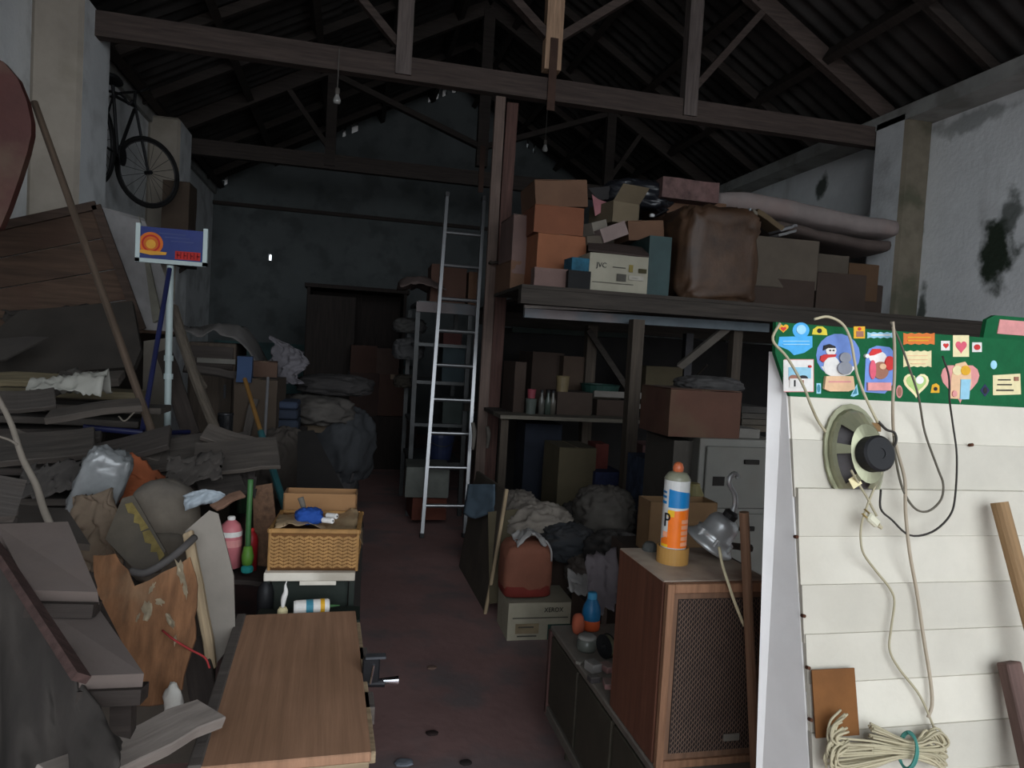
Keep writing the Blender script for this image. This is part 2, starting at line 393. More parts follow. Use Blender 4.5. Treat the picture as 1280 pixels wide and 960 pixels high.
bm = nb(); prism(bm, [(XA-.3, ZA-.02), (XA, ZA+.14), (XA+.3, ZA-.02), (XA+.3, ZA+.0), (XA, ZA+.2), (XA-.3, ZA+.0)], 'y', YB-.3, YF+.3); obj('ridge_cap', bm, roof_m, ceil)
# trusses
for q, y in enumerate((2.7, 6.1, 9.5)):
    t = thing('roof_truss', ['timber roof truss nearest the doorway', 'timber roof truss crossing the top of the view', 'dark timber roof truss before the far wall'][q], 'truss', (0, y, 0)); t['kind'] = 'structure'; del t['category']
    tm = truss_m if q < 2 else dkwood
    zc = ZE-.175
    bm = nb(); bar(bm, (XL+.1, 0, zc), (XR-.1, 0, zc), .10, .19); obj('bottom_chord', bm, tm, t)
    for s in (0, 1):
        bm = nb(); bar(bm, (XL if s == 0 else XR, 0, ZE-.02), (XA, 0, ZA-.05), .09, .17); obj('top_chord', bm, tm, t)
    bm = nb(); bx(bm, (XA, -.01, (zc+ZA-.1)/2+.09), (.15, .11, ZA-zc-.25)); obj('king_post', bm, wood('king_post_timber', (165, 135, 110), stretch=GRAINZ) if q == 1 else tm, t)
    xk = XA
    for x in (.32, 2.92) if q == 1 else ((XL+XA)/2, (XR+XA)/2):
        bm = nb(); bx(bm, (x, -.02, (zc-.06+zr(x)-.1)/2), (.13, .11, zr(x)-.04-zc)); obj('queen_post', bm, wood('queen_post_timber', (100, 90, 86), stretch=GRAINZ) if q == 1 else tm, t)
        bm = nb(); bar(bm, (xk, 0, zc+.42), (x, 0, zr(x)-.14), .07, .1, n=(0, 1, 0)); obj('strut', bm, truss_m if q == 1 else tm, t)
        xo = XL+.9 if x < XA else XR-.9
        bm = nb(); bar(bm, (x, 0, zc+.15), ((x+xo)/2+.0, 0, zr((x+xo)/2)-.12), .06, .08, n=(0, 1, 0)); obj('strut', bm, tm, t)
    bm = nb(); bx(bm, (xk, -.07, zc+.12), (.07, .012, .62)); obj('strap', bm, mat('rusty_iron', (70, 52, 44), metal=.4, rough=.7), t)
# ================================================================== right foreground: greeting-card stand
cream = mat('cream_paint', (198, 192, 178), var=.05, scale=9, bump=.12, bscale=40, rough=.6, stain=.16, stain_col=(150, 140, 122))
litsidep = mat('lit_side_paint', (232, 229, 226), var=.05, rough=.7, stain=.15, stain_col=(196, 190, 184))  # kept lighter than the slats, painting in light from the left
green = mat('green_felt', (18, 96, 56), var=.12, scale=40, rough=.9)
SX = .98
def fy(z): return 1.455 - (1.59-z)*.2/.87                 # front slope of the stand
SN = V((0, -.975, .224)).normalized(); SP = V((SX, 1.455, 1.59))
def onstand(px, py, off=.012): return atp(px, py, SP + SN*off, SN)
st = thing('card_stand', 'sloping white slatted card stand with a green header of stickers', 'stand', (0, 0, 0))
bk1, bk2 = atx(961, 441, .955), atx(945, 960, .938); bk0 = bk1 + (bk2-bk1)*(bk1.z/(bk1.z-bk2.z))
bm = nb(); ft, fb = V((SX, fy(1.585), 1.585)), V((SX, fy(0)+.01, 0)); th_ = V((.016, .004, 0))
qs = [ft, V((bk1.x, bk1.y, 1.59)), V((bk0.x, bk0.y, 0)), fb]; A_ = [bm.verts.new(q) for q in qs]; B_ = [bm.verts.new(q+th_) for q in qs]
bm.faces.new(A_); bm.faces.new(B_[::-1])
for i in range(4): bm.faces.new((A_[i], B_[i], B_[(i+1) % 4], A_[(i+1) % 4]))
bmesh.ops.recalc_face_normals(bm, faces=bm.faces[:]); obj('side_panel', bm, litsidep, st)
bm = nb(); prism(bm, [(fy(1.585), 1.585), (1.505, 1.585), (1.41, 0), (fy(0)+.01, 0)], 'x', 2.0, 2.018); obj('side_panel', bm, litsidep, st)
bm = nb(); prism(bm, [(1.478, 1.56), (1.488, 1.56), (1.40, .02), (1.39, .02)], 'x', SX+.002, 2.0-.002); obj('back_panel', bm, litsidep, st)
seams = [onstand(1150, y, 0).z for y in (440, 554, 612, 669, 727, 786, 845, 904)]
dz = seams[-2]-seams[-1]
while seams[-1] > .12: seams.append(seams[-1]-dz)
seams[-1] = .005
ledges = []
for i, (zt, zb) in enumerate(zip(seams, seams[1:])):
    bm = nb()
    # top edge stands proud, bottom tucks behind the next board
    t0, t1 = (.014 if i == 2 else .009), .004
    P = lambda z, o: (fy(z) + SN.y*o, z + SN.z*o)
    a, b_ = P(zt-.002, t0), P(zb-.02, t1)
    prism(bm, [a, (a[0]+.011, a[1]+.001), (b_[0]+.009, b_[1]), b_], 'x', SX+.001+.004*random.Random(i).random(), 1.999)
    obj('slat', bm, cream, st); ledges.append(a)
# small holes / chips and rusty nails in the slats
for q, (px, py) in enumerate(((996, 671), (1005, 770), (1011, 835), (1014, 900), (1078, 551), (1215, 556))):
    p = onstand(px, py, .019); bm = nb(); cyl(bm, p-SN*.008, p+SN*.002, .004, n=8); obj('nail', bm, mat('rust', (84, 52, 36), metal=.2), st)
# header board
HY = 1.425
a, b_, c_, d_ = aty(970, 401, HY), aty(1279, 427, HY), aty(987, 497, HY), aty(1279, 508, HY)
zt, zb = (a.z+b_.z)/2, (c_.z+d_.z)/2
bm = nb(); prism(bm, [(a.x, zt), (2.02, zt), (2.02, zb), (c_.x, zb), (a.x+.004, zt-.07)], 'y', HY, HY+.012)
hd = obj('header_board', bm, green, st)
PAP = {k: mat('paper_'+k, v, var=.08, scale=60, bump=0, rough=.6) for k, v in dict(blue=(70, 160, 214), white=(230, 226, 220), sky=(110, 140, 205), yellow=(226, 205, 60), orange=(226, 120, 50), red=(204, 50, 48), pink=(222, 150, 146), cream=(232, 218, 170), black=(32, 30, 32), grey=(150, 152, 160), brown=(160, 110, 90), rose=(214, 90, 110), teal=(60, 130, 150), ltblue=(150, 200, 220), navy=(36, 44, 80), peach=(232, 190, 150), gold=(226, 170, 40), lime=(170, 196, 120)).items()}
def sticker(shapes, label):
    bm = nb(); names = []
    for k, s in enumerate(shapes):
        col = s[-1]
        if col not in names: names.append(col)
        mi = names.index(col)
        if s[0] == 'e': pts = [(s[1]+s[3]*cos(t*pi/9), s[2]+s[4]*sin(t*pi/9)) for t in range(18)]
        elif s[0] == 'r': pts = [(s[1], s[2]), (s[3], s[2]), (s[3], s[4]), (s[1], s[4])]
        elif s[0] == 'h':
            pts = []
            for q in range(24):
                t = q*pi/12; pts.append((s[1]+s[3]/2*(sin(t)**3), s[2]-s[4]/2*((13*cos(t)-5*cos(2*t)-2*cos(3*t)-cos(4*t))/15)))
        elif s[0] == 'z':            # scalloped label
            x0, y0, x1, y1 = s[1:5]; n = 8
            pts = [(x0+(x1-x0)*i/n, y0+(1.4 if i % 2 else 0)) for i in range(n+1)] + [(x1-(x1-x0)*i/n, y1-(1.4 if i % 2 else 0)) for i in range(n+1)]
        else: pts = s[1]
        y1 = HY - .0007*(k+1)
        poly = [(p.x, p.z) for p in (aty(px, py, HY) for px, py in pts)]
        prism(bm, poly, 'y', y1, HY+.001, mi=mi)
    return obj('sticker', bm, [PAP[q] for q in names], hd, label=label)
S = sticker
S([('h', 979, 410, 13, 11, 'gold'), ('h', 979, 411, 7, 6, 'red')], 'yellow heart sticker')
S([('e', 1001, 413, 10.5, 10, 'blue'), ('p', [(974, 421), (1015, 420), (1015, 434), (1005, 441), (992, 444), (986, 438), (972, 432)], 'blue'), ('e', 1001, 412, 6, 6, 'ltblue'), ('r', 978, 426, 1011, 427, 'ltblue'), ('r', 978, 430, 1011, 431, 'ltblue')], 'light blue rosette sticker')
S([('p', [(1015, 418), (1016, 412), (1021, 408), (1028, 408), (1033, 412), (1034, 419)], 'yellow'), ('e', 1024, 413.5, 3, 3, 'black')], 'yellow half-round sticker')
S([('r', 1067, 408, 1081, 423, 'gold'), ('r', 1070, 414, 1079, 421, 'brown'), ('e', 1074, 411, 2, 2, 'red')], 'orange square sticker')
S([('z', 1084, 415, 1117, 423, 'ltblue'), ('r', 1088, 418, 1113, 419.6, 'white')], 'pale blue word label')
S([('r', 980, 449, 1017, 490, 'pink'), ('r', 979, 450, 1016, 489, 'white'), ('r', 985, 459, 1013, 474, 'ltblue'), ('e', 991, 473, 6, 4.5, 'brown'), ('e', 1003, 473, 6, 4, 'black'), ('r', 986, 473, 1013, 484, 'white'), ('r', 991, 475, 993, 483, 'black'), ('r', 1001, 475, 1003, 483, 'brown'), ('e', 1011, 458, 1.6, 1.6, 'red')], 'white winter picture card with a pink edge')
S([('e', 1047.5, 444, 27.5, 27, 'sky'), ('p', [(1026, 458), (1070, 458), (1062, 468), (1052, 471), (1040, 471), (1032, 467)], 'white'), ('e', 1039, 457, 10, 12, 'white'), ('e', 1038, 438, 6.5, 6.5, 'white'), ('p', [(1025, 445), (1030, 443), (1045, 443), (1043, 446), (1034, 447), (1028, 453), (1024, 450)], 'red'), ('p', [(1028, 438), (1029, 432), (1036, 430), (1043, 433), (1043, 435), (1034, 435)], 'black'), ('e', 1036.5, 438, .9, .9, 'black'), ('e', 1040.5, 438, .9, .9, 'black'), ('e', 1055, 447, 7, 6.5, 'grey'), ('e', 1054, 460, 9, 8, 'grey'), ('p', [(1030, 470), (1064, 470), (1066, 486), (1058, 489), (1035, 489), (1028, 486)], 'peach'), ('r', 1033, 476, 1061, 478, 'pink')], 'snow globe sticker with a snowman')
S([('r', 1020.5, 479, 1026, 492, 'ltblue'), ('e', 1023, 485.5, 2, 5, 'teal')], 'small oval sticker')
S([('p', [(1063, 495), (1071, 480), (1073, 493), (1067, 496)], 'ltblue'), ('p', [(1065.5, 493), (1070, 484), (1071, 492)], 'teal')], 'small triangular sticker')
S([('p', [(1080, 490), (1082, 446), (1086, 436), (1096, 432), (1112, 434), (1117, 440), (1116, 480), (1106, 492)], 'sky'), ('e', 1097, 447, 11, 8, 'white'), ('p', [(1084, 445), (1090, 436), (1100, 436), (1102, 440), (1092, 444)], 'red'), ('e', 1100, 463, 10, 11, 'brown'), ('e', 1090, 462, 4, 12, 'rose'), ('e', 1111, 454, 6, 9, 'red'), ('e', 1102, 458, 4, 3.6, 'peach'), ('r', 1083, 478, 1112, 488, 'pink'), ('e', 1082, 445, 2.6, 2.6, 'white')], 'blue winter card with a red cap')
S([('z', 1129, 416, 1168, 431, 'orange'), ('r', 1134, 421, 1163, 422.5, 'gold'), ('r', 1134, 425, 1160, 426.5, 'gold')], 'orange scalloped label')
S([('z', 1129, 438, 1164, 459, 'cream'), ('r', 1134, 444, 1159, 445, 'peach'), ('r', 1134, 449, 1159, 450, 'peach'), ('r', 1138, 454, 1156, 455, 'peach')], 'cream scalloped label')
S([('h', 1145, 480, 32, 32, 'cream'), ('h', 1145, 479, 25, 24, 'lime'), ('e', 1149, 475, 5, 5, 'white')], 'pale green heart card')
S([('p', [(1163, 491), (1165, 481), (1170, 479), (1174, 482), (1174, 491)], 'gold'), ('e', 1169, 486, 2.4, 2.4, 'black')], 'small yellow sticker')
S([('e', 1124, 489.5, 4, 8, 'pink'), ('e', 1124, 489.5, 2.6, 6, 'brown')], 'small dark oval sticker')
S([('r', 1176, 426, 1187, 438, 'white'), ('h', 1182, 432, 7, 7, 'red')], 'small white card with a red heart')
S([('r', 1191, 419, 1211, 446, 'cream'), ('h', 1201, 433, 14, 16, 'rose')], 'tall cream card with a pink heart')
S([('r', 1215, 428, 1227, 440, 'white'), ('e', 1221, 434, 4, 3.6, 'red')], 'small white card with a red dot')
S([('h', 1200, 476, 48, 50, 'pink'), ('p', [(1187, 498), (1189, 470), (1194, 455), (1206, 452), (1213, 462), (1214, 480), (1209, 499)], 'peach'), ('e', 1196, 463, 6, 6, 'cream'), ('e', 1206, 463, 6, 6, 'gold'), ('p', [(1199, 499), (1200, 474), (1212, 474), (1210, 499)], 'ltblue'), ('e', 1192, 492, 3, 4, 'pink')], 'pink heart card with two small figures')
S([('p', [(1225, 488), (1231, 480), (1237, 488), (1231, 496)], 'navy'), ('e', 1231, 488, 2.4, 4, 'black')], 'small dark diamond sticker')
S([('e', 1242, 456, 4, 5.5, 'ltblue')], 'small pale blue oval sticker')
S([('p', [(1241, 469), (1275, 467), (1276, 493), (1241, 494)], 'cream'), ('r', 1247, 474, 1263, 475.6, 'black'), ('r', 1246, 480, 1264, 481.6, 'black'), ('r', 1245, 487, 1266, 488.6, 'black'), ('r', 1267, 471, 1272, 476, 'brown')], 'white note card with dark handwriting')
# second small board behind the header at the right
bm = nb(); zz = aty(1260, 410, 1.56).z
prism(bm, [(-.09, -.1), (.25, -.1), (.25, .028), (-.05, .028), (-.075, .015)], 'y', 0, .012)
sb = obj('green_sign_board', bm, green); sb.location = (X_at(1262, 1.53, zz), 1.53, zz); tag(sb, 'small green board with a red band, showing above the header at the right', 'sign')
bm = nb(); prism(bm, [(-.04, -.02), (.24, -.02), (.24, .018), (-.035, .018)], 'y', -.002, 0); obj('red_band', bm, PAP['pink'], sb)

# oval loudspeaker driver tucked into a slat
dp = onstand(1066, 569, .010)
sp = thing('oval_loudspeaker', 'bare oval loudspeaker driver with a black magnet tucked into the stand', 'speaker', dp)
sp.matrix_world = frame_m(dp, (1, 0, 0), SN)
yc_ = (sp.matrix_world.inverted() @ onstand(1066, 611.5, .012)).y
def slot(bm):
    bmesh.ops.bisect_plane(bm, geom=bm.verts[:]+bm.edges[:]+bm.faces[:], plane_co=(0, yc_, 0), plane_no=(0, -1, 0), clear_outer=True); return bm
gm = mat('greenish_steel', (148, 148, 122), var=.15, rough=.3, metal=.5, bump=.06, stain=.3, stain_col=(70, 66, 52))
bm = nb(); A_, B_ = .079, .119; n = 24
def ell(k, z, i): return V((A_*k*cos(2*pi*i/n), B_*k*sin(2*pi*i/n), z))
def ringband(bm, specs, keep=lambda i: True):
    R_ = [[bm.verts.new(ell(k, z, i)) for i in range(n)] for k, z in specs]
    for P_, Q_ in zip(R_, R_[1:]):
        for i in range(n):
            if keep(i): bm.faces.new((P_[i], P_[(i+1) % n], Q_[(i+1) % n], Q_[i]))
ringband(bm, [(.84, .0), (1.0, .0), (1.0, .006), (.90, .006), (.86, .018)]); obj('flange', slot(bm), gm, sp)
bm = nb(); ringband(bm, [(.86, .018), (.80, .026)]); ringband(bm, [(.80, .026), (.56, .05)], keep=lambda i: not (i in (9, 10, 12, 13, 14, 16, 17)))
ringband(bm, [(.56, .05), (.34, .055), (.05, .055)]); shell(bm, .0015); obj('basket', slot(bm), gm, sp, smooth=False)
bm = nb(); ringband(bm, [(.84, .002), (.3, .045), (.02, .046)]); obj('cone', slot(bm), mat('grey_cone', (92, 88, 88), rough=.95), sp)
blackp = mat('black_paint', (26, 26, 28), var=.2, rough=.55, bump=.05)
bm = nb(); lathe(bm, [(0, .055), (.040, .055), (.040, .082), (.035, .086), (.012, .086), (.012, .084), (0, .084)], n=28); mg = obj('magnet', bm, blackp, sp); mg.location = (.002, -.002, 0)
bm = nb(); bx(bm, (.035, .062, .036), (.03, .02, .004), bevel=.001); obj('terminal_strip', bm, mat('phenolic', (120, 92, 60)), sp)
bm = nb(); bx(bm, (-.035, -.062, .044), (.026, .024, .001), rot=Mx.Rotation(.5, 4, 'Z')); obj('paper_label', bm, PAP['cream'], sp)
# cords hanging on the stand
cordm = mat('beige_cord', (176, 166, 138), var=.1, rough=.6, bump=0)
darkc = mat('grey_cord', (96, 90, 78), var=.1, rough=.6, bump=0)
blackc = mat('dark_cord', (50, 46, 42), var=.1, rough=.6, bump=0)
def cord(label, px, r, m, off=.022, grp=None, name='cord'):
    offs = off if isinstance(off, (list, tuple)) else [off]*len(px)
    px, offs = zip(*[(a_, o_) for a_, o_ in zip(px, offs)])
    offs = [max(o_, .046) if 575 < y < 700 else (max(o_, .058+.0003*max(0, 440-y)) if y < 512 else o_) for (x, y), o_ in zip(px, offs)]
    pts = [onstand(x, y, o) for (x, y), o in zip(px, offs)]
    c0 = pts[0].copy(); bm = nb(); tube(bm, [p-c0 for p in pts], r, n=6, k=5); o = obj(name, bm, m, smooth=True); o.location = c0
    return tag(o, label, 'cord', grp)
cord('beige cord looping over the header down to the loudspeaker terminals', [(1018, 399), (1035, 396), (1053, 405), (1063, 424), (1068, 450), (1072, 470), (1083, 499), (1097, 528)], .0032, cordm, [.012, .03, .03, .03, .03, .03, .035, .05])
cord('beige cord draped over the left end of the green header', [(975, 404), (966, 425), (984, 447), (1004, 482), (1013, 505), (1022, 525), (1032, 540)], .0032, cordm, [.02, .03, .03, .03, .028, .022, .02])
cord('thick pale cord hanging straight from the header top past the magnet', [(1116, 402), (1118, 430), (1118, 470), (1116, 505), (1117, 540), (1122, 565), (1131, 600), (1132, 640), (1137, 690), (1146, 740), (1155, 800), (1163, 850), (1165, 880), (1160, 897)], .0038, mat('pale_cord', (170, 156, 136), var=.1, rough=.6, bump=0))
cord('beige cord in a wide loop right of the loudspeaker', [(1113, 402), (1124, 425), (1136, 458), (1148, 495), (1156, 540), (1172, 585), (1179, 605), (1176, 625), (1160, 639), (1143, 635), (1128, 610), (1119, 570), (1117, 545)], .0026, darkc)
cord('thin black wire curving down the slats from the pink heart card', [(1178, 445), (1186, 470), (1187, 500), (1191, 530), (1196, 570), (1194, 620), (1187, 645), (1165, 665), (1137, 669), (1115, 650), (1101, 636), (1101, 612)], .0024, blackc, [.03]*11+[.03])
cord('short dark wire from the loudspeaker terminals to its magnet', [(1098, 527), (1108, 537), (1118, 541), (1120, 552), (1112, 566), (1106, 573)], .003, blackc, [.05, .05, .045, .045, .05, .07])
cord('beige cord from the loudspeaker rim crossing down to the plug', [(1064, 588), (1074, 606), (1084, 622), (1090, 634), (1096, 645)], .0028, cordm, [.075, .05, .03, .026, .026])
cord('long beige cord wandering down the slats from plug to coil', [(1102, 590), (1092, 612), (1083, 635), (1077, 655), (1076, 675), (1080, 693), (1096, 715), (1112, 735), (1118, 752), (1114, 785), (1112, 812), (1124, 836), (1150, 870), (1170, 915), (1183, 940)], .0028, cordm, [.06, .04]+[.022]*13)
pq = onstand(1091, 650, .048); pl = thing('power_plug', 'translucent plug hanging by its cord under the loudspeaker', 'plug', pq); pl.matrix_world = frame_m(pq, (.8, 0, -.6), SN)
bm = nb(); bx(bm, (0, 0, 0), (.034, .02, .014), bevel=.004); obj('body', bm, mat('clear_plastic', (196, 192, 170), rough=.25, bump=0), pl)
bm = nb(); cyl(bm, (.017, 0, 0), (.03, 0, 0), .006, .004, n=8); obj('sleeve', bm, cordm, pl)
for s in (-.006, .006):
    bm = nb(); bx(bm, (-.024, s, 0), (.016, .0015, .006)); obj('pin', bm, mat('brass', (150, 130, 80), metal=.8, rough=.4), pl)
# brown card and bundle of cable at the foot
bc = onstand(1044, 878, .02); bm = nb(); bx(bm, (0, 0, 0), (.105, .135, .003)); o = obj('brown_card', bm, mat('brown_card', (112, 72, 36), var=.12, scale=20, stain=.2)); o.matrix_world = frame_m(bc, (1, 0, 0), SN); tag(o, 'square of brown card standing on a white slat', 'card')
bo = onstand(1112, 934, .03); o = thing('cable_bundle', 'tied bundle of beige cable lying on the slats at the bottom edge', 'cable', bo); o.matrix_world = frame_m(bo, (1, 0, -.13), SN)
rr = random.Random(3)
for k in range(26):
    bm = nb(); w = .155 + rr.uniform(-.012, .012); h = rr.uniform(-.03, .03); z = rr.uniform(0, .022); q = rr.uniform(.012, .04)
    pts = [V((-w+.03, h+q, z)), V((-w, h+q*.3, z+.004)), V((-w+.012, h-q*.8, z)), V((-.06, h*.7-q*.4, z+.004)), V((.03, h*.3-.006, z*.7)), V((.11, h*.6-q*.3, z)), V((w-.03, h-q*.2, z)), V((w-.06, h+q*.5, z+.003)), V((.05, h*.4+.004, z*.8)), V((-.06, h*.8+q*.6, z))]
    tube(bm, pts, .0027, n=5, k=4); obj('strand', bm, cordm, o, smooth=True)
bm = nb(); tube(bm, [V((.035+.006*sin(t*.9), .036*cos(t*pi/4), .012+.02*sin(t*pi/4))) for t in range(17)], .003, n=5, k=3); obj('tie', bm, mat('teal_twine', (70, 130, 120)), o)
# poles leaning at the right edge and beside the loudspeaker box
tan = wood('tan_pole', (150, 120, 86), var=.2)
a = onstand(1249, 628, .05); b_ = a + (atp(1282, 800, SP+SN*.05, SN)-a)*1.0; d = (b_-a); b_ = a + d*(a.z-.01)/(a.z-b_.z)
b_ = V((b_.x, b_.y-.12, .01)); pole('thick tan broom handle leaning on the white slats at the right edge', a, b_, .0185, tan, 'broom_handle', 'handle', n=14)
a = onstand(1262, 830, .05); b_ = onstand(1284, 960, .06); d = b_-a; b_ = a + d*(a.z-.01)/(a.z-b_.z); b_.y -= .06
plank('dark brown stake leaning in front of the white slats, lower right', a, b_, .042, .03, wood('dark_stake', (92, 72, 66)), n=(0, -1, .3), name='stake', cat='stake')
CZ_ = .49; a = aty(929, 640, 1.58); b_ = aty(946, 958, 1.50); d = b_-a; b2 = a + d*(a.z-.51)/(a.z-b_.z)
a, b3 = aty(930, 640, 1.61), V((X_at(944, 1.60, CZ_), 1.60, CZ_+.004)); o = pole('brown broom handle standing in front of the wooden loudspeaker box', a, b3, .0125, wood('brown_pole', (134, 102, 80), var=.25), 'broom_handle', 'handle', n=12)

# ------------------------------------------------------------------ low cabinet, loudspeaker box and what lies on them
CZ = .49
cabw = mat('dark_green_wood', (58, 54, 44), var=.25, rough=.7, dust=.0, stain=.2)
cab = thing('low_cabinet', 'low dark cabinet on legs under the wooden loudspeaker box', 'cabinet', (.82, 2.62, 0))
L_, W_ = 1.03, .62                      # runs towards the camera (local -y)
dustw = mat('dusty_top', (98, 90, 82), var=.2, scale=9, dust=.6, dust_col=(128, 121, 112))
bm = nb(); bx(bm, (W_/2, -L_/2, CZ-.0125), (W_, L_, .025), bevel=.004); obj('top', bm, dustw, cab)
bm = nb(); bx(bm, (W_/2, -L_/2, (CZ+.13)/2), (W_-.03, L_-.03, CZ-.155)); obj('body', bm, cabw, cab)
bm = nb(); bx(bm, (.012, -L_/2, .155), (.035, L_, .04), bevel=.003); obj('bottom_rail', bm, mat('grey_rail', (96, 90, 82), stain=.3), cab)
bm = nb(); bx(bm, (.008, -.012, (CZ+.13)/2), (.03, .024, CZ-.16)); obj('corner_post', bm, wood('redbrown_post', (70, 48, 44), stretch=GRAINZ), cab)
for k in range(3):
    bm = nb(); bx(bm, (.006, -.19-.33*k, (CZ+.16)/2), (.016, .31, CZ-.22), bevel=.003); obj('door', bm, cabw, cab)
for x, y in ((.07, -.1), (.55, -.1), (.07, -.95), (.55, -.95)):
    bm = nb(); cyl(bm, (x, y, 0), (x+(.02 if x < .3 else -.02), y, .14), .014, .022, n=10); obj('leg', bm, cabw, cab)
SPX0, SPX1, SPY, SPD, SPH = .825, 1.135, 1.655, .33, .49
box = thing('loudspeaker_box', 'brown wooden loudspeaker box with a wavy woven grille', 'speaker', ((SPX0+SPX1)/2, SPY, CZ))
w = SPX1-SPX0; wal = mat('walnut_veneer', (92, 58, 44), var=.25, scale=5, stretch=(9, 9, .6), rough=.55, dust=.95, dust_col=(172, 158, 142), bump=.08)
edge = mat('worn_edge', (134, 98, 74), var=.25, scale=8, stretch=GRAINZ)
bm = nb(); bx(bm, (0, SPD/2+.01, SPH/2), (w, SPD-.02, SPH), bevel=.003); obj('cabinet_body', bm, wal, box)
t = .02
for nm, c, s in (('frame_stile', (-w/2+t/2, .0, SPH/2), (t, .02, SPH)), ('frame_stile', (w/2-t/2, .0, SPH/2), (t, .02, SPH)), ('frame_rail', (0, 0, SPH-t*.6), (w-2*t, .02, t*1.2)), ('frame_rail', (0, 0, t/2), (w-2*t, .02, t))):
    bm = nb(); bx(bm, c, s, bevel=.002); obj(nm, bm, edge, box)
cw, ch = w-2*t-.03, SPH-2.2*t-.035; cz = SPH/2-.002
bm = nb(); bx(bm, (0, .004, cz), (cw+.03, .008, ch+.035)); obj('grille_frame', bm, mat('grille_frame', (112, 84, 66), stretch=GRAINZ, scale=5), box)
bm = nb(); bx(bm, (0, -.0015, cz), (cw, .003, ch)); obj('grille_cloth', bm, mat('grille_cloth', (46, 38, 35), var=.2, scale=60), box)
bm = nb(); NC, NR = 36, 56
for i in range(NC+1):
    x = -cw/2 + cw*i/NC; prev = None
    for j in range(NR+1):
        z = cz - ch/2 + ch*j/NR; xx = x + (cw/NC*.42)*(1 if (j//1) % 2 else -1)*(1 if i % 2 else -1); y = -.0045 - .003*((j+i) % 2)
        p = (bm.verts.new((max(-cw/2, min(cw/2, xx-.0011)), y, z)), bm.verts.new((max(-cw/2, min(cw/2, xx+.0011)), y, z)))
        if prev: bm.faces.new((prev[0], prev[1], p[1], p[0]))
        prev = p
obj('grille_weave', bm, mat('grille_weave', (112, 90, 76), var=.2, scale=20, rough=.7), box, kind='stuff')
bm = nb(); bx(bm, (.055, -.011, .075), (.046, .006, .018), bevel=.001); obj('badge', bm, mat('dull_metal', (150, 145, 135), metal=.6, rough=.5), box)
ST = CZ+SPH
# aerosol can standing in a roll of tape
def onst(px, Y, z=ST): return V((X_at(px, Y, z), Y, z))
cx = atz(840, 702, ST)
rl = thing('tape_roll', 'roll of tan packing tape around the foot of the orange can', 'tape', cx)
bm = nb(); lathe(bm, [(.041, 0), (.0455, 0), (.0455, .046), (.041, .046), (.041, 0)], n=28); obj('tape', bm, mat('tan_tape', (186, 140, 76), var=.1, rough=.4, bump=.03), rl, smooth=False)
bm = nb(); lathe(bm, [(.038, .001), (.041, .001), (.041, .045), (.038, .045), (.038, .001)], n=28); obj('core', bm, mat('card_core', (120, 94, 70)), rl)
cn = thing('spray_can', 'blue and orange aerosol can with an orange nozzle on the loudspeaker box', 'can', cx+V((0, 0, .002)))
CB = {k: mat('can_'+k, v, var=.06, scale=30, rough=.35, bump=0, spec=.5) for k, v in dict(white=(226, 226, 222), blue=(24, 130, 196), orange=(244, 120, 28), pink=(248, 168, 130), yellow=(250, 196, 40), black=(24, 24, 28), tin=(150, 150, 128), nozzle=(196, 104, 66))
      .items()}
CR = .0365; HB = .236
def canpatch(a0, a1, z0, z1, m, nm, z1b=None, d=.0006):
    bm = nb(); n = max(2, int((a1-a0)/12)); z1b = z1 if z1b is None else z1b
    quadgrid(bm, lambda u, v: V(((CR+d)*sin(rad(a0-22+(a1-a0)*u)), -(CR+d)*cos(rad(a0-22+(a1-a0)*u)), z0+((z1+(z1b-z1)*u)-z0)*v)), n, 1); return obj(nm, bm, m, cn, smooth=True)
bm = nb(); lathe(bm, [(0, 0), (CR, 0), (CR, HB)], n=28); obj('body', bm, CB['white'], cn, smooth=False)
bm = nb(); lathe(bm, [(CR, HB), (CR+.0012, HB+.002), (CR-.003, HB+.010), (CR-.010, HB+.020), (.012, HB+.024), (0, HB+.024)], n=28); obj('dome', bm, CB['tin'], cn, smooth=True)
bm = nb(); lathe(bm, [(.012, HB+.022), (.015, HB+.026), (.0155, HB+.036), (.012, HB+.046), (.006, HB+.050), (0, HB+.051)], n=20); obj('nozzle', bm, CB['nozzle'], cn, smooth=True)
canpatch(-38, 100, .160, .212, CB['blue'], 'blue_band', .200)
canpatch(-95, -48, .168, .176, CB['blue'], 'blue_stripe'); canpatch(-95, -50, .184, .191, CB['blue'], 'blue_stripe'); canpatch(-95, -50, .198, .204, CB['blue'], 'blue_stripe')
canpatch(-34, 105, .046, .150, CB['orange'], 'orange_panel', .158)
canpatch(-75, -34, .046, .066, CB['orange'], 'orange_panel', .078)
canpatch(-38, -8, .134, .153, CB['yellow'], 'yellow_flash', d=.0009); canpatch(-70, -30, .046, .054, CB['yellow'], 'yellow_flash', d=.0009)
canpatch(-60, -34, .074, .090, CB['pink'], 'picture_patch', d=.0009)
for k in range(5): canpatch(26, 70, .052+.016*k, .063+.016*k, CB['pink'], 'text_block', d=.001)
# the letter P on the can's left shoulder
ap = rad(-62); text_part('P', .056, CB['black'], cn, Mx.Translation((0, 0, .122)) @ Mx.Rotation(ap, 4, 'Z') @ Mx.Translation((0, -CR-.0008, 0)) @ FRONT, ext=.0012, sx=.75)
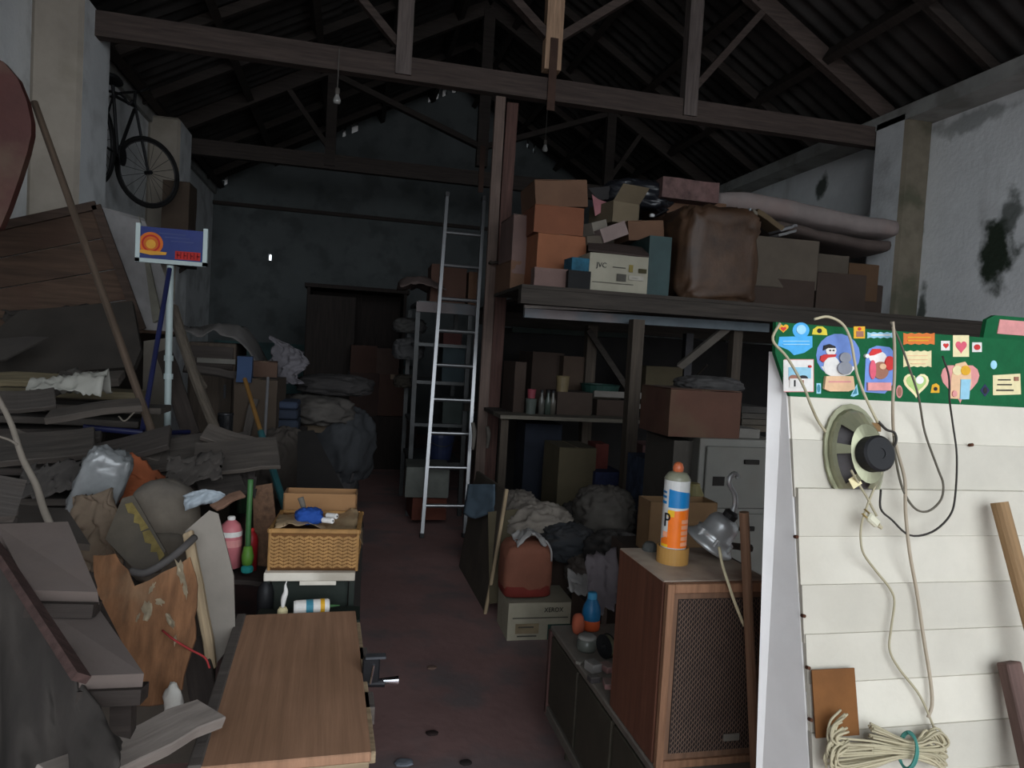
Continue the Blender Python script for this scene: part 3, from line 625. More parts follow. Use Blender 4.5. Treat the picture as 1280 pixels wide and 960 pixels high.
# aluminium lamp with a hook, lying tilted
al = mat('cast_aluminium', (196, 198, 198), var=.08, rough=.36, metal=.6, bump=.04)
lp = thing('pendant_lamp', 'polished aluminium lamp head with a hook lying on the loudspeaker box', 'lamp', atz(893, 694, ST)+V((0, 0, .003)))
Rm = Mx.Translation((0, 0, .060)) @ Mx.Diagonal((1.32, 1.32, 1.32, 1)) @ Mx.Rotation(rad(28), 4, 'Y') @ Mx.Rotation(rad(14), 4, 'X') @ Mx.Translation((0, 0, -.010))
bm = nb(); lathe(bm, [(.050, -.022), (.058, -.020), (.059, -.014), (.052, -.008), (.046, .0), (.044, .006), (.046, .010), (.038, .014), (.036, .040), (.030, .052), (.020, .058), (0, .059)], n=32); place_bm(bm, Rm); obj('shade', bm, al, lp, smooth=True)
bm = nb(); lathe(bm, [(0, .056), (.016, .056), (.017, .070), (.012, .076), (0, .077)], n=16); place_bm(bm, Rm); obj('collar', bm, mat('dark_collar', (50, 48, 48), metal=.4, rough=.5), lp)
Cl = Rm @ V((0, 0, .074))
bm = nb(); tube(bm, [Cl, Cl+V((.006, 0, .024)), Cl+V((.002, 0, .055)), Cl+V((-.016, 0, .082)), Cl+V((-.018, 0, .102)), Cl+V((-.006, 0, .116)), Cl+V((.006, 0, .112)), Cl+V((.008, 0, .103))], lambda t: .0085-.002*t, n=10); obj('hook', bm, al, lp, smooth=True)
for an in (200, 250, 300):
    bm = nb(); cyl(bm, (.047*cos(rad(an)), .047*sin(rad(an)), -.006), (.047*cos(rad(an)), .047*sin(rad(an)), .012), .004, n=8); place_bm(bm, Rm); obj('screw', bm, al, lp)
bm = nb(); p0 = aty(899, 684, 1.69)
pts = [p0, aty(903, 706, 1.655), aty(910, 728, 1.628), aty(918, 752, 1.625), aty(930, 782, 1.632)]
tube(bm, [q-p0 for q in pts], .0042, n=6); o = obj('lamp_cord', bm, mat('cream_cord', (206, 194, 160), bump=0), smooth=True); o.location = p0; tag(o, 'short cream cord hanging from the lamp over the grille', 'cord')
# grey knob and flat tool on top of the box
bm = nb(); lathe(bm, [(0, 0), (.022, 0), (.023, .012), (.017, .022), (.012, .026), (0, .027)], n=16); o = obj('grey_knob', bm, mat('grey_rubber', (84, 86, 84), dust=.5)); o.location = atz(812, 688, ST); tag(o, 'round grey rubber knob beside the orange can', 'stopper')
bm = nb(); bx(bm, (0, 0, .008), (.10, .03, .016), bevel=.003); o = obj('metal_block', bm, mat('dull_bar', (110, 104, 98), metal=.4)); o.location = atz(920, 686, ST); o.rotation_euler = (0, 0, -.5); tag(o, 'short grey bar lying behind the aluminium lamp', 'bar')
# small things on the low cabinet, left of the box
def onc(px, py): return atz(px, py, CZ)
p = onc(738, 786); bt = thing('blue_bottle', 'blue plastic bottle with orange base on the low cabinet', 'bottle', p)
bl = mat('blue_plastic', (28, 92, 132), var=.1, rough=.4, bump=0)
bm = nb(); lathe(bm, [(0, 0), (.034, 0), (.036, .01), (.036, .04)], n=20); obj('orange_base', bm, mat('orange_plastic', (206, 92, 50), rough=.5), bt, smooth=True)
bm = nb(); lathe(bm, [(.036, .04), (.036, .075), (.033, .09), (.02, .118), (.018, .122)], n=20); obj('body', bm, bl, bt, smooth=True)
bm = nb(); lathe(bm, [(.0185, .12), (.0185, .142), (.016, .146), (0, .146)], n=16); obj('cap', bm, mat('blue_cap', (60, 140, 180), rough=.5), bt, smooth=True)
p = onc(722, 792); bm = nb(); blob(bm, (.022, .022, .04), 3, .08, 2, 12, 8); o = obj('orange_figure', bm, mat('orange_rubber', (150, 76, 54)), smooth=True); o.location = p; tag(o, 'small orange lump of plastic left of the blue bottle', 'scrap')
p = onc(733, 812); jr = thing('glass_jar', 'grey lidded jar at the edge of the low cabinet', 'jar', p)
bm = nb(); lathe(bm, [(0, 0), (.033, 0), (.036, .008), (.036, .035), (.03, .042)], n=18); obj('body', bm, mat('grey_glass', (88, 90, 84), rough=.3), jr, smooth=True)
bm = nb(); lathe(bm, [(.032, .042), (.034, .044), (.033, .052), (.02, .056), (0, .057)], n=18); obj('lid', bm, mat('pale_lid', (140, 138, 132), dust=.4), jr, smooth=True)
p = onc(757, 822); cp = thing('film_reel', 'dark round spool standing against the loudspeaker box', 'spool', p+V((0, 0, .042)), rot=(rad(90), 0, rad(-70)))
bm = nb(); lathe(bm, [(.012, -.012), (.042, -.012), (.042, -.009), (.02, -.009), (.02, .009), (.042, .009), (.042, .012), (.012, .012), (.012, -.012)], n=24); obj('spool_body', bm, blackp, cp)
bm = nb(); lathe(bm, [(.0385, -.009), (.0385, .009)], n=24); obj('rim_band', bm, mat('olive_band', (110, 108, 84)), cp)
sm = [('small grey box on the low cabinet beside the pinkish boxes', 'carton', (741, 838), (.04, .05, .03), (126, 122, 118), .3), ('tiny dark box lying on the low cabinet', 'carton', (742, 852), (.035, .03, .02), (52, 48, 48), .1),
      ('pinkish carton against the loudspeaker box', 'carton', (759, 838), (.035, .05, .022), (150, 112, 108), .2), ('faded pink packet lying nearest on the low cabinet', 'packet', (760, 858), (.03, .05, .018), (140, 104, 100), -.2), ('pale screw tin at the cabinet edge', 'tin', (726, 828), (.05, .02, .01), (110, 106, 98), .8)]
for lab, cat_, (px, py), s, colr, rz in sm:
    bm = nb(); bx(bm, (0, 0, s[2]/2), s, bevel=.002); o = obj(cat_, bm, mat(cat_+'_%d' % px + '_%d' % py, colr, dust=.6, dust_col=(120, 114, 106))); o.location = onc(px, py); o.rotation_euler = (0, 0, rz); tag(o, lab, cat_)
# ================================================================== shared builders for boxes, bags and cloth
def cardboard(nm, colr, **k): return mat('card_'+nm, colr, **{**dict(var=.14, scale=5, rough=.9, bump=.1, stain=.35, stain_col=tuple(int(c*.62) for c in colr), dust=.45), **k})
tapem = mat('box_tape', (112, 92, 70), rough=.5, bump=0)
def carton(label, loc, s, m, rz=0.0, rot=None, flaps=None, tape=True, name='cardboard_box', cat='box', group=None, open_=False):
    """carton with base centre loc, size s=(w,d,h); flaps: list of (side, angle)"""
    w, d, h = s; hsh = int(abs(loc[0]*173)+abs(loc[1]*91)+abs(loc[2]*57)+w*311)
    if rz == 0 and rot is None: rz = ((hsh % 13)-6)*.011
    t = thing(name, label, cat, loc, rz, group, rot)
    bm = nb()
    if open_:
        k = .006
        for c, q in (((0, 0, k/2), (w, d, k)), ((-w/2+k/2, 0, h/2), (k, d, h)), ((w/2-k/2, 0, h/2), (k, d, h)), ((0, -d/2+k/2, h/2), (w, k, h)), ((0, d/2-k/2, h/2), (w, k, h))): bx(bm, c, q)
    else:
        bx(bm, (0, 0, h/2), s)
        bmesh.ops.subdivide_edges(bm, edges=bm.edges[:], cuts=3, use_grid_fill=True)
        sd = int(abs(loc[0]*131)+abs(loc[2]*77)+h*91)
        for v in bm.verts:
            q = wrinkle(v.co, sd, 5, .005, False); v.co += V((q if abs(v.co.x) > w*.49 else 0, q if abs(v.co.y) > d*.49 else 0, -abs(q) if v.co.z > h*.98 else 0))
    obj('body', bm, m, t)
    if tape and not open_:
        bm = nb(); bx(bm, (0, 0, h+.0005), (.05, d*.98, .002)); (bx(bm, (0, -d/2-.001, h-.03), (.05, .002, .06)) if hsh % 3 == 0 else 0); obj('tape', bm, tapem, t)
        bm = nb(); bx(bm, (-w/4-.003, 0, h+.002), (w/2-.008, d*.98, .003)); obj('flap', bm, m, t)
        bm = nb(); bx(bm, (w/4+.003, 0, h+.002), (w/2-.008, d*.98, .003)); obj('flap', bm, m, t)
    for side, ang in (flaps or []):
        bm = nb(); lf = (d if side in 'lr' else w); ln = (w if side in 'lr' else d)*.45
        if side in 'fb': bx(bm, (0, -ln/2, 0), (lf*.97, ln, .005))
        else: bx(bm, (-ln/2, 0, 0), (ln, lf*.97, .005))
        o = obj('flap', bm, m, t); a_ = rad(ang)
        if side == 'f': o.location = (0, -d/2, h); o.rotation_euler = (-a_, 0, 0)
        if side == 'b': o.location = (0, d/2, h); o.rotation_euler = (-a_, 0, pi)
        if side == 'l': o.location = (-w/2, 0, h); o.rotation_euler = (0, a_, 0)
        if side == 'r': o.location = (w/2, 0, h); o.rotation_euler = (0, a_, pi)
    return t
def fitbox(x0, y0, x1, y1, Y, d, z=None):
    """base centre and size of a box whose front face fills the photo rectangle at depth Y; z given: it stands at that height"""
    xm = (x0+x1)/2
    if z is None: z = aty(xm, y1, Y).z
    x = X_at(xm, Y, z); m_ = mpp((x, Y, z)); w = X_at(x1, Y, z)-X_at(x0, Y, z); h = aty(xm, y0, Y).z - z
    return V((x, Y+d/2, z)), (w, d, h)
def bag(label, loc, r, m, seed, amp=.12, f=2.2, name='bag', cat='bag', group=None, rz=0, sq=.75, knot=False, rot=None):
    t = thing(name, label, cat, loc, rz, group, rot) if knot else None
    bm = nb(); blob(bm, r, seed, amp, f, 64, 40, sq)
    o = obj('body' if knot else name, bm, m, t, smooth=True)
    if not knot:
        o.location = loc; o.rotation_euler = rot or (0, 0, rz); return tag(o, label, cat, group)
    bm = nb(); n = 10; g = quadgrid(bm, lambda u, v: V(((.2+.8*v)*r[0]*.45*cos(2*pi*u)*(1+.3*sin(10*pi*u)*v), (.2+.8*v)*r[1]*.45*sin(2*pi*u)*(1+.3*cos(8*pi*u)*v), r[2]*1.8+v*r[2]*.35)), 20, 3); obj('neck', bm, m, t, smooth=True)
    return t
def cloth(label, fn, nu, nv, m, name='cloth', cat='cloth', th=.004, group=None, origin=None):
    bm = nb(); quadgrid(bm, fn, nu, nv); c0 = V(origin) if origin else sum((v.co for v in bm.verts), V())/len(bm.verts)
    place_bm(bm, Mx.Translation(-c0)); shell(bm, th); o = obj(name, bm, m, smooth=True); o.location = c0
    return tag(o, label, cat, group)
def prect(px, py, Y, Y2=None): return aty(px, py, Y)
def quad_board(label, pts, th, m, name='board', cat='board', sub=1, group=None, rag=0.0, seed=0):
    """flat board whose outline passes through the given world points (nearly coplanar), thickness th away from the camera"""
    pts = [V(p) for p in pts]; c = sum(pts, V())/len(pts)
    nrm = V()
    for i in range(len(pts)): nrm += (pts[i]-c).cross(pts[(i+1) % len(pts)]-c)
    nrm.normalize()
    if nrm.dot(CAM-c) < 0: nrm = -nrm
    x = (pts[1]-pts[0]).normalized(); M_ = frame_m(c, x, nrm); inv = M_.inverted(); r = random.Random(seed)
    loc = [inv @ p for p in pts]; poly = []
    for i, p in enumerate(loc):
        q = loc[(i+1) % len(loc)]; poly.append((p.x, p.y))
        if rag:
            k = max(2, int((q-p).length/.03))
            for j in range(1, k):
                s = p.lerp(q, j/k); d = (q-p).normalized(); o_ = r.uniform(-rag, rag); poly.append((s.x-d.y*o_, s.y+d.x*o_))
    bm = nb(); prism(bm, poly, 'z', -th, 0)
    o = obj(name, bm, m); o.matrix_world = M_; return tag(o, label, cat, group)
greydust = wood('grey_dusty_wood', (92, 84, 78), dust=.75, dust_col=(92, 86, 82))
brownply = mat('torn_ply', (126, 88, 60), var=.45, scale=6, stretch=(5, 1.2, 5), stain=.6, stain_col=(158, 138, 112), bump=.25)
sheetm = mat('grey_dust_sheet', (66, 61, 57), var=.2, scale=7, rough=.95, bump=.2, stain=.4, stain_col=(46, 43, 41))
# ================================================================== left foreground
# cupboard lying under the brown board top
TZ = .60
c4 = [atz(287, 768, TZ), atz(433, 765, TZ), atz(481, 936, TZ), atz(254, 962, TZ)]
x_ = ((c4[1]-c4[0]) + (c4[2]-c4[3])).normalized(); ctr = sum(c4, V())/4; rz = atan2(x_.y, x_.x)
w_ = ((c4[1]-c4[0]).length + (c4[2]-c4[3]).length)/2; l_ = ((c4[3]-c4[0]).length + (c4[2]-c4[1]).length)/2
tb = thing('low_crate_table', 'low crate with a tan ribbed board on top in the left foreground', 'table', (ctr.x, ctr.y, 0), rz)
topm = mat('tan_board', (160, 122, 96), var=.24, scale=6, stretch=(8, .3, 1), rough=.75, stain=.3, stain_col=(132, 98, 72), bump=.12)
lightw = wood('pale_raw_wood', (160, 140, 112), stain=.4, stain_col=(112, 98, 82))
bm = nb(); bx(bm, (0, 0, TZ-.012), (w_, l_, .024), bevel=.003); obj('top_board', bm, topm, tb)
bm = nb(); bx(bm, (-w_/2+.01, 0, TZ-.006), (.03, l_, .022), bevel=.003); obj('edge_strip', bm, greydust, tb, label='dusty grey strip along the left edge')
for y, dx in ((-l_/2+.03, .0), (l_/2-.05, 0), (0, 0)):
    bm = nb(); bx(bm, (dx, y, TZ-.044), (w_*.98, .06, .04), bevel=.002); obj('batten', bm, lightw, tb)
bm = nb(); bx(bm, (w_/2-.0, -.0, TZ-.04), (.03, l_*.9, .03), bevel=.002); obj('side_strip', bm, lightw, tb)
for y in (-.25, .05): 
    bm = nb(); bx(bm, (w_/2+.012, y+.1, TZ-.05), (.03, .09, .05), bevel=.002); obj('block', bm, greydust, tb)
for i in range(3):
    for s in (-1, 1):
        bm = nb(); bx(bm, (s*(w_/2-.02), 0, .09+.155*i), (.018, l_*.92, .13), bevel=.002); obj('side_slat', bm, greydust, tb)
for s in (-1, 1):
    for e in (-1, 1):
        bm = nb(); bx(bm, (s*(w_/2-.045), e*(l_/2-.06), (TZ-.065)/2), (.04, .04, TZ-.065)); obj('corner_post', bm, lightw, tb)
for i in range(3):
    bm = nb(); bx(bm, (0, -l_/2+.035, .09+.155*i), (w_-.06, .018, .13), bevel=.002); obj('end_slat', bm, greydust, tb)
# chrome tap sticking out at its right side
chrome = mat('chrome', (210, 212, 216), var=.03, rough=.12, metal=1.0, bump=0); dkmet = mat('dark_metal', (40, 40, 42), metal=.5, rough=.45)
p = aty(468, 852, 2.05)
tp = thing('tap', 'chrome tap handle jutting from the right side of the tan board', 'tap', p)
bm = nb(); cyl(bm, (-.02, 0, -.004), (.03, 0, -.004), .011, .013, n=14); obj('body', bm, dkmet, tp)
bm = nb(); cyl(bm, (.012, 0, 0), (.07, -.004, .002), .008, .013, n=16); obj('lever', bm, chrome, tp, smooth=False)
bm = nb(); bx(bm, (-.012, .0, .035), (.05, .02, .075), bevel=.004); obj('bracket', bm, dkmet, tp)
bm = nb(); cyl(bm, (-.012, -.012, .0), (-.004, -.012, .055), .004, n=8); obj('rod', bm, chrome, tp)
bm = nb(); bx(bm, (.0, .0, .075), (.06, .03, .008), bevel=.002); obj('plate', bm, mat('grey_metal', (84, 86, 90), metal=.5, rough=.5), tp)
# ---- basket table
Yb = 2.72; bp_ = aty(394, 713, Yb); bz = bp_.z; sY = Yb-.02
x0, x1 = X_at(332, sY, bz), X_at(446, sY, bz)
tt = thing('side_table', 'small dark green table with a peeling white top under the wicker basket', 'table', ((x0+x1)/2, sY+.17, 0), rad(-2))
tw, td = (x1-x0), .36
peel = mat('peeling_white', (206, 198, 184), var=.1, stain=.6, stain_col=(128, 116, 100), bump=.2)
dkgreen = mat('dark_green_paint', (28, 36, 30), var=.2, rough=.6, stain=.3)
bm = nb(); bx(bm, (0, 0, bz-.016), (tw, td, .032), bevel=.003); obj('top', bm, peel, tt)
bm = nb(); bx(bm, (.03, -td/2+.012, bz-.04), (tw*.4, .015, .016)); obj('torn_edging', bm, peel, tt)
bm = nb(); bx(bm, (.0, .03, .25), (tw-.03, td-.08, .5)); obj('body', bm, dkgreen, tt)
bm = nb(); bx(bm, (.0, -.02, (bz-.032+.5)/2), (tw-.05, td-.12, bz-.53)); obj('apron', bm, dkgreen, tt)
for sx in (-1, 1):
    bm = nb(); bx(bm, (sx*(tw/2-.01), -td/2+.03, (bz-.032)/2), (.02, .03, bz-.032)); obj('leg', bm, dkgreen, tt)
# things on the ledge in front of the table body
p = aty(352, 768, sY-.09); lg = obj('ledge_board', plank_bm(tw*1.1, .14, .02, 3), dkgreen); lg.location = ((x0+x1)/2, sY-.09, p.z-.012); tag(lg, 'dark ledge board under the small green-labelled jar', 'board')
for s in (-1, 1):
    pass
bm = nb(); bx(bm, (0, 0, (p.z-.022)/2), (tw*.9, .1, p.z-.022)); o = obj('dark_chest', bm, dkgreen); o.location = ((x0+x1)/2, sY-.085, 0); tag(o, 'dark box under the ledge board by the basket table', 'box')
jx = V((X_at(389, sY-.1, p.z), sY-.1, p.z))
jj = thing('label_jar', 'white jar with a green label lying below the basket table', 'jar', jx+V((0, 0, .028)), rot=(0, rad(90), rad(6)))
bm = nb(); lathe(bm, [(0, -.062), (.024, -.062), (.027, -.055), (.027, .055), (.024, .062), (0, .062)], n=20); obj('body', bm, PAP['white'], jj, smooth=False)
bm = nb(); lathe(bm, [(.0276, -.02), (.0276, .005)], n=20); obj('green_label', bm, PAP['teal'], jj)
bm = nb(); lathe(bm, [(.0276, .03), (.0276, .045)], n=20); obj('yellow_label', bm, PAP['gold'], jj)
bm = nb(); cyl(bm, (0, 0, .062), (0, 0, .10), .006, .002, n=8); obj('spout', bm, mat('green_twig', (60, 96, 58)), jj)
br = V((X_at(353, sY-.1, p.z), sY-.1, p.z)); bb = thing('paint_brush', 'white-handled brush standing below the left end of the basket', 'brush', br)
bm = nb(); lathe(bm, [(0, 0), (.018, 0), (.018, .02), (.012, .03), (0, .03)], n=14); obj('base', bm, PAP['cream'], bb)
bm = nb(); tube(bm, [V((0, 0, .03)), V((.002, 0, .06)), V((.008, 0, .085)), V((.006, 0, .11)), V((.01, 0, .125))], lambda t: .006+.004*sin(t*5), n=8); obj('handle', bm, PAP['white'], bb, smooth=True)
# basket
bx0, bx1 = X_at(338, Yb, bz), X_at(448, Yb, bz); bw = bx1-bx0; bd = .30; bh = aty(390, 664, Yb).z-bz
bs = thing('wicker_basket', 'square tan wicker basket full of odds and ends', 'basket', ((bx0+bx1)/2, Yb+bd/2, bz), rad(-3))
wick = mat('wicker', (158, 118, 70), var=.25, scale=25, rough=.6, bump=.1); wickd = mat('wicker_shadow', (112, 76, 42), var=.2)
bm = nb(); k = .008
for c, q in (((0, 0, k/2), (bw, bd, k)), ((-bw/2+k/2, 0, bh/2), (k, bd, bh)), ((bw/2-k/2, 0, bh/2), (k, bd, bh)), ((0, -bd/2+k/2, bh/2), (bw, k, bh)), ((0, bd/2-k/2, bh/2), (bw, k, bh))): bx(bm, c, q)
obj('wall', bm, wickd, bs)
bm = nb(); NR = 9
def strand(c, s, ang, ax):
    bx(bm, c, s, rot=Mx.Rotation(ang, 4, ax))
for j in range(NR):
    z = .012 + (bh-.03)*(j+.5)/NR
    for i in range(18):
        x = -bw/2 + bw*(i+.5)/18; a_ = .5 if i % 2 else -.5
        for s in (-1, 1): strand((x, s*(bd/2+.002), z), (bw/18*1.1, .006, (bh/NR)*.55), -a_, 'Y')
    for i in range(14):
        y = -bd/2 + bd*(i+.5)/14; a_ = .5 if i % 2 else -.5
        for s in (-1, 1): strand((s*(bw/2+.002), y, z), (.006, bd/14*1.1, (bh/NR)*.55), a_, 'X')
obj('weave', bm, wick, bs, kind='stuff')
bm = nb()
for c, q in (((0, -bd/2, bh), (bw+.02, .016, .018)), ((0, bd/2, bh), (bw+.02, .016, .018)), ((-bw/2, 0, bh), (.016, bd+.02, .018)), ((bw/2, 0, bh), (.016, bd+.02, .018))): bx(bm, c, q, bevel=.004)
obj('rim', bm, wick, bs)
for s in (-1, 1):
    for e in (-1, 1):
        bm = nb(); cyl(bm, (s*bw/2, e*bd/2, 0), (s*bw/2, e*bd/2, bh), .006, n=8); obj('corner_cane', bm, wick, bs)
bz1 = bz+bh
lid = carton('tan open box standing behind the wicker basket', (bs.location.x+.0, bs.location.y+bd/2+.085, bz), (.30, .12, bh+.075), cardboard('tan', (150, 112, 76)), open_=True, tape=False)
cloth('crumpled translucent film over the basket', lambda u, v: V((bs.location.x-bw*.48+u*(bw*1.02), bs.location.y-bd*.46+v*bd*.95, bz1-.01+.025*sin(5*u+3*v)*(1-.5*u)+wrinkle((u, v, 0), 4, 4, .014) + (-.05*max(0, u-.93)/.07))), 26, 18, mat('dusty_film', (150, 128, 100), var=.2, rough=.3, bump=.1, scale=14), name='plastic_film', cat='film', th=.001)
# blue thing and white batteries in the basket
q = aty(387, 660, Yb+.1); q.z = bz1+.0
bm = nb(); blob(bm, (.04, .03, .026), 5, .30, 1.9, 30, 18); o = obj('blue_gadget', bm, mat('blue_nylon', (30, 66, 136), var=.2), smooth=True); o.location = V((X_at(386, Yb+.08, bz1), Yb+.08, bz1+.012)); tag(o, 'lumpy blue plastic gadget lying on top of the basket', 'gadget')
for i, (px, dy) in enumerate(((404, .06), (409, .085))):
    bm = nb(); cyl(bm, (0, 0, 0), (.035, -.03, .004), .0105, n=14); bm2 = o = obj('battery', bm, PAP['white']); o.location = (X_at(px, Yb+dy, bz1+.03), Yb+dy, bz1+.028+.012*i); tag(o, ['white battery nearer the blue gadget in the basket', 'white battery farther back in the basket'][i], 'battery', 'white batteries in the basket')
    bm = nb(); cyl(bm, (.035, -.03, .004), (.038, -.0325, .0043), .0035, n=8); obj('terminal', bm, chrome, o)
bm = nb(); cyl(bm, (0, 0, 0), (-.03, .01, .085), .008, .012, n=10); o = obj('hand_tool', bm, mat('grey_handle', (100, 94, 86))); o.location = (X_at(384, Yb+.12, bz1), Yb+.12, bz1+.015); tag(o, 'grey hand tool standing up behind the blue gadget', 'tool')
# ---- step unit, dust sheet and boards at the lower left
stepm = mat('dusty_step', (106, 94, 88), var=.12, scale=8, dust=.6, dust_col=(108, 98, 94), bump=.15)
redtrim = wood('redbrown_trim', (72, 54, 50))
stp = thing('step_unit', 'tipped wooden step stool with two dusty treads at the lower left', 'stool', (0, 0, 0))
Ys = 1.62
t1 = [aty(-6, 655, Ys+.42), aty(85, 652, Ys+.42), aty(122, 740, Ys+.12), aty(38, 738, Ys+.12)]
t2 = [aty(42, 752, Ys+.17), aty(121, 757, Ys+.17), aty(180, 842, Ys-.12), aty(100, 845, Ys-.12)]
def slab(pts, th, m, nm, up=V((0, -.6, .8))):
    bm = nb(); n_ = (pts[1]-pts[0]).cross(pts[2]-pts[0]).normalized()
    if n_.dot(CAM-pts[0]) < 0: n_ = -n_
    A_ = [bm.verts.new(p) for p in pts]; B_ = [bm.verts.new(p-n_*th) for p in pts]
    bm.faces.new(A_); bm.faces.new(B_[::-1])
    for i in range(len(pts)): bm.faces.new((A_[i], B_[i], B_[(i+1) % len(pts)], A_[(i+1) % len(pts)]))
    bmesh.ops.recalc_face_normals(bm, faces=bm.faces[:]); return obj(nm, bm, m, stp)
slab(t1, .035, stepm, 'tread'); slab(t2, .035, stepm, 'tread')
bm = nb(); bar(bm, t1[3]+V((-.0, 0, -.04)), t1[2]+V((0, 0, -.04)), .03, .06, n=(0, -1, .2)); obj('riser', bm, dkwood, stp)
bm = nb(); bar(bm, t2[3]+V((0, .01, -.045)), t2[2]+V((0, .01, -.045)), .03, .06, n=(0, -1, .2)); obj('riser', bm, dkwood, stp)
bm = nb(); bar(bm, aty(-8, 680, Ys+.32), aty(102, 848, Ys-.2), .016, .03, n=(-.3, -.8, .4)); obj('stringer', bm, redtrim, stp)
bm = nb(); bar(bm, aty(78, 670, Ys+.5), aty(166, 850, Ys-.02), .02, .05, n=(0, -.5, .8)); obj('stringer', bm, dkwood, stp)
for (px, py, Yq) in ((60, 770, Ys+.1), (150, 850, Ys-.1), (10, 700, Ys+.4)):
    q = aty(px, py, Yq); bm = nb(); bar(bm, (q.x, Yq+.03, 0), (q.x, Yq+.03, q.z-.06), .04, .04, n=(0, 1, 0)); obj('leg', bm, dkwood, stp)
# dust sheet draped over a low heap
def sheetf(u, v):
    px = -90 + 235*u; k = max(0, px); py0 = 692 + 1.62*k; py = py0 + (1040-py0)*v
    Yq = 1.97 - .0046*k - .30*v
    q = aty(px, py, Yq); f = .055*sin(19*u+5*v+1.8*sin(3.4*v))*(.5+.7*v) + .02*sin(37*u-6*v) + wrinkle((u*1.3, v*1.1, 0), 2, 2.2, .03)
    q = q + V((f*.3, -f*(.3+v), f*.4)); q.z = max(.01, q.z); return q
cloth('heavy grey dust sheet draped over the heap in the lower left corner', sheetf, 46, 40, sheetm, name='dust_sheet', th=.006)
plank('pale grey plank slanting up to the tan board at the bottom left', aty(60, 985, 1.35), aty(258, 893, 1.72), .09, .03, mat('pale_grey_plank', (140, 130, 122), var=.2, scale=5, stretch=GRAIN, stain=.3, stain_col=(104, 96, 90)), n=(-.1, -.62, .78))
plank('short yellowish batten lying behind the pale grey plank', aty(88, 915, 1.75), aty(165, 918, 1.8), .025, .02, lightw, n=(0, -.5, .8))
plank('thin pale stick standing below the lower tread', aty(143, 860, 1.66), aty(160, 912, 1.70), .02, .012, lightw, n=(0, -1, .2), name='stick', cat='stick')
# torn brown plywood with a ragged top
pw = [aty(112, 690, 2.22), aty(140, 688, 2.22), aty(160, 712, 2.22), aty(172, 736, 2.22), aty(205, 716, 2.22), aty(236, 694, 2.22), aty(246, 720, 2.22), aty(246, 800, 2.12), aty(228, 862, 2.04), aty(205, 880, 2.02), aty(150, 880, 2.02), aty(122, 790, 2.12)]
ply = quad_board('torn brown plywood panel with splashes of white paint', pw, .012, brownply, name='plywood_panel', cat='panel', rag=.006, seed=4)
iv = ply.matrix_world.inverted()
whitep = mat('white_paint', (176, 160, 134), var=.3, scale=30, bump=0)
rs = random.Random(5)
for k, (px, py, ax, ay, an) in enumerate(((184, 762, 7, 14, .2), (226, 716, 6, 20, -.3), (212, 774, 4, 14, -.5), (190, 735, 3, 9, .5), (232, 738, 3, 12, -.2), (200, 752, 6, 6, 0), (219, 800, 2, 8, .1), (172, 772, 2, 6, .4))):
    bm = nb(); pts = []
    for t in range(16):
        r_ = rs.uniform(.55, 1.15); x, y = ax*r_*cos(t*pi/8), ay*r_*sin(t*pi/8); pts.append((px+x*cos(an)-y*sin(an), py+x*sin(an)+y*cos(an)))
    loc = [iv @ atp(x, y, ply.matrix_world @ V((0, 0, .0012)), (ply.matrix_world.to_3x3() @ V((0, 0, 1)))) for x, y in pts]
    bm.faces.new([bm.verts.new(q) for q in loc]); bmesh.ops.solidify(bm, geom=bm.faces[:], thickness=.001); obj('paint_splash', bm, whitep, ply)
bm = nb(); q = iv @ aty(160, 741, 2.19); loc = [q + V((.016*cos(t*pi/4), .008*sin(t*pi/4), .004)) for t in range(8)]; bm.faces.new([bm.verts.new(z) for z in loc]); bmesh.ops.solidify(bm, geom=bm.faces[:], thickness=.002); obj('blue_patch', bm, mat('blue_grey', (120, 136, 150)), ply)
# upright pale board
ub = [aty(262, 638, 2.5), aty(273, 642, 2.5), aty(292, 720, 2.44), aty(294, 800, 2.38), aty(264, 838, 2.36), aty(232, 664, 2.48)]
quad_board('pale grey board standing on end beside the torn plywood', ub, .03, mat('pale_grey_board', (128, 121, 112), var=.12, scale=6, stain=.3, stain_col=(110, 104, 98)), name='board')
plank('light wooden batten along the edge of the pale upright board', aty(235, 664, 2.45), aty(266, 836, 2.33), .03, .03, lightw, n=(0, -1, .2), name='batten', cat='batten')
plank('dark narrow board behind the light batten', aty(243, 800, 2.40), aty(262, 900, 2.2), .08, .02, dkwood, n=(0, -1, .1))
bm = nb(); pts = [aty(203, 788, 2.1), aty(218, 800, 2.06), aty(238, 812, 2.08), aty(256, 822, 2.1), aty(262, 835, 2.1)]; tube(bm, [p-pts[0] for p in pts], .003, n=6); o = obj('red_string', bm, mat('red_string', (150, 50, 50)), smooth=True); o.location = pts[0]; tag(o, 'faded red string across the torn plywood', 'string')
q = aty(216, 872, 1.98); bm = nb(); blob(bm, (.02, .012, .04), 9, .3, 2, 14, 10, 1.0); o = obj('white_scrap', bm, mat('white_enamel', (176, 172, 164), rough=.4), smooth=True); o.location = q-V((0, 0, .05)); tag(o, 'white glazed fragment at the foot of the torn plywood', 'fragment')
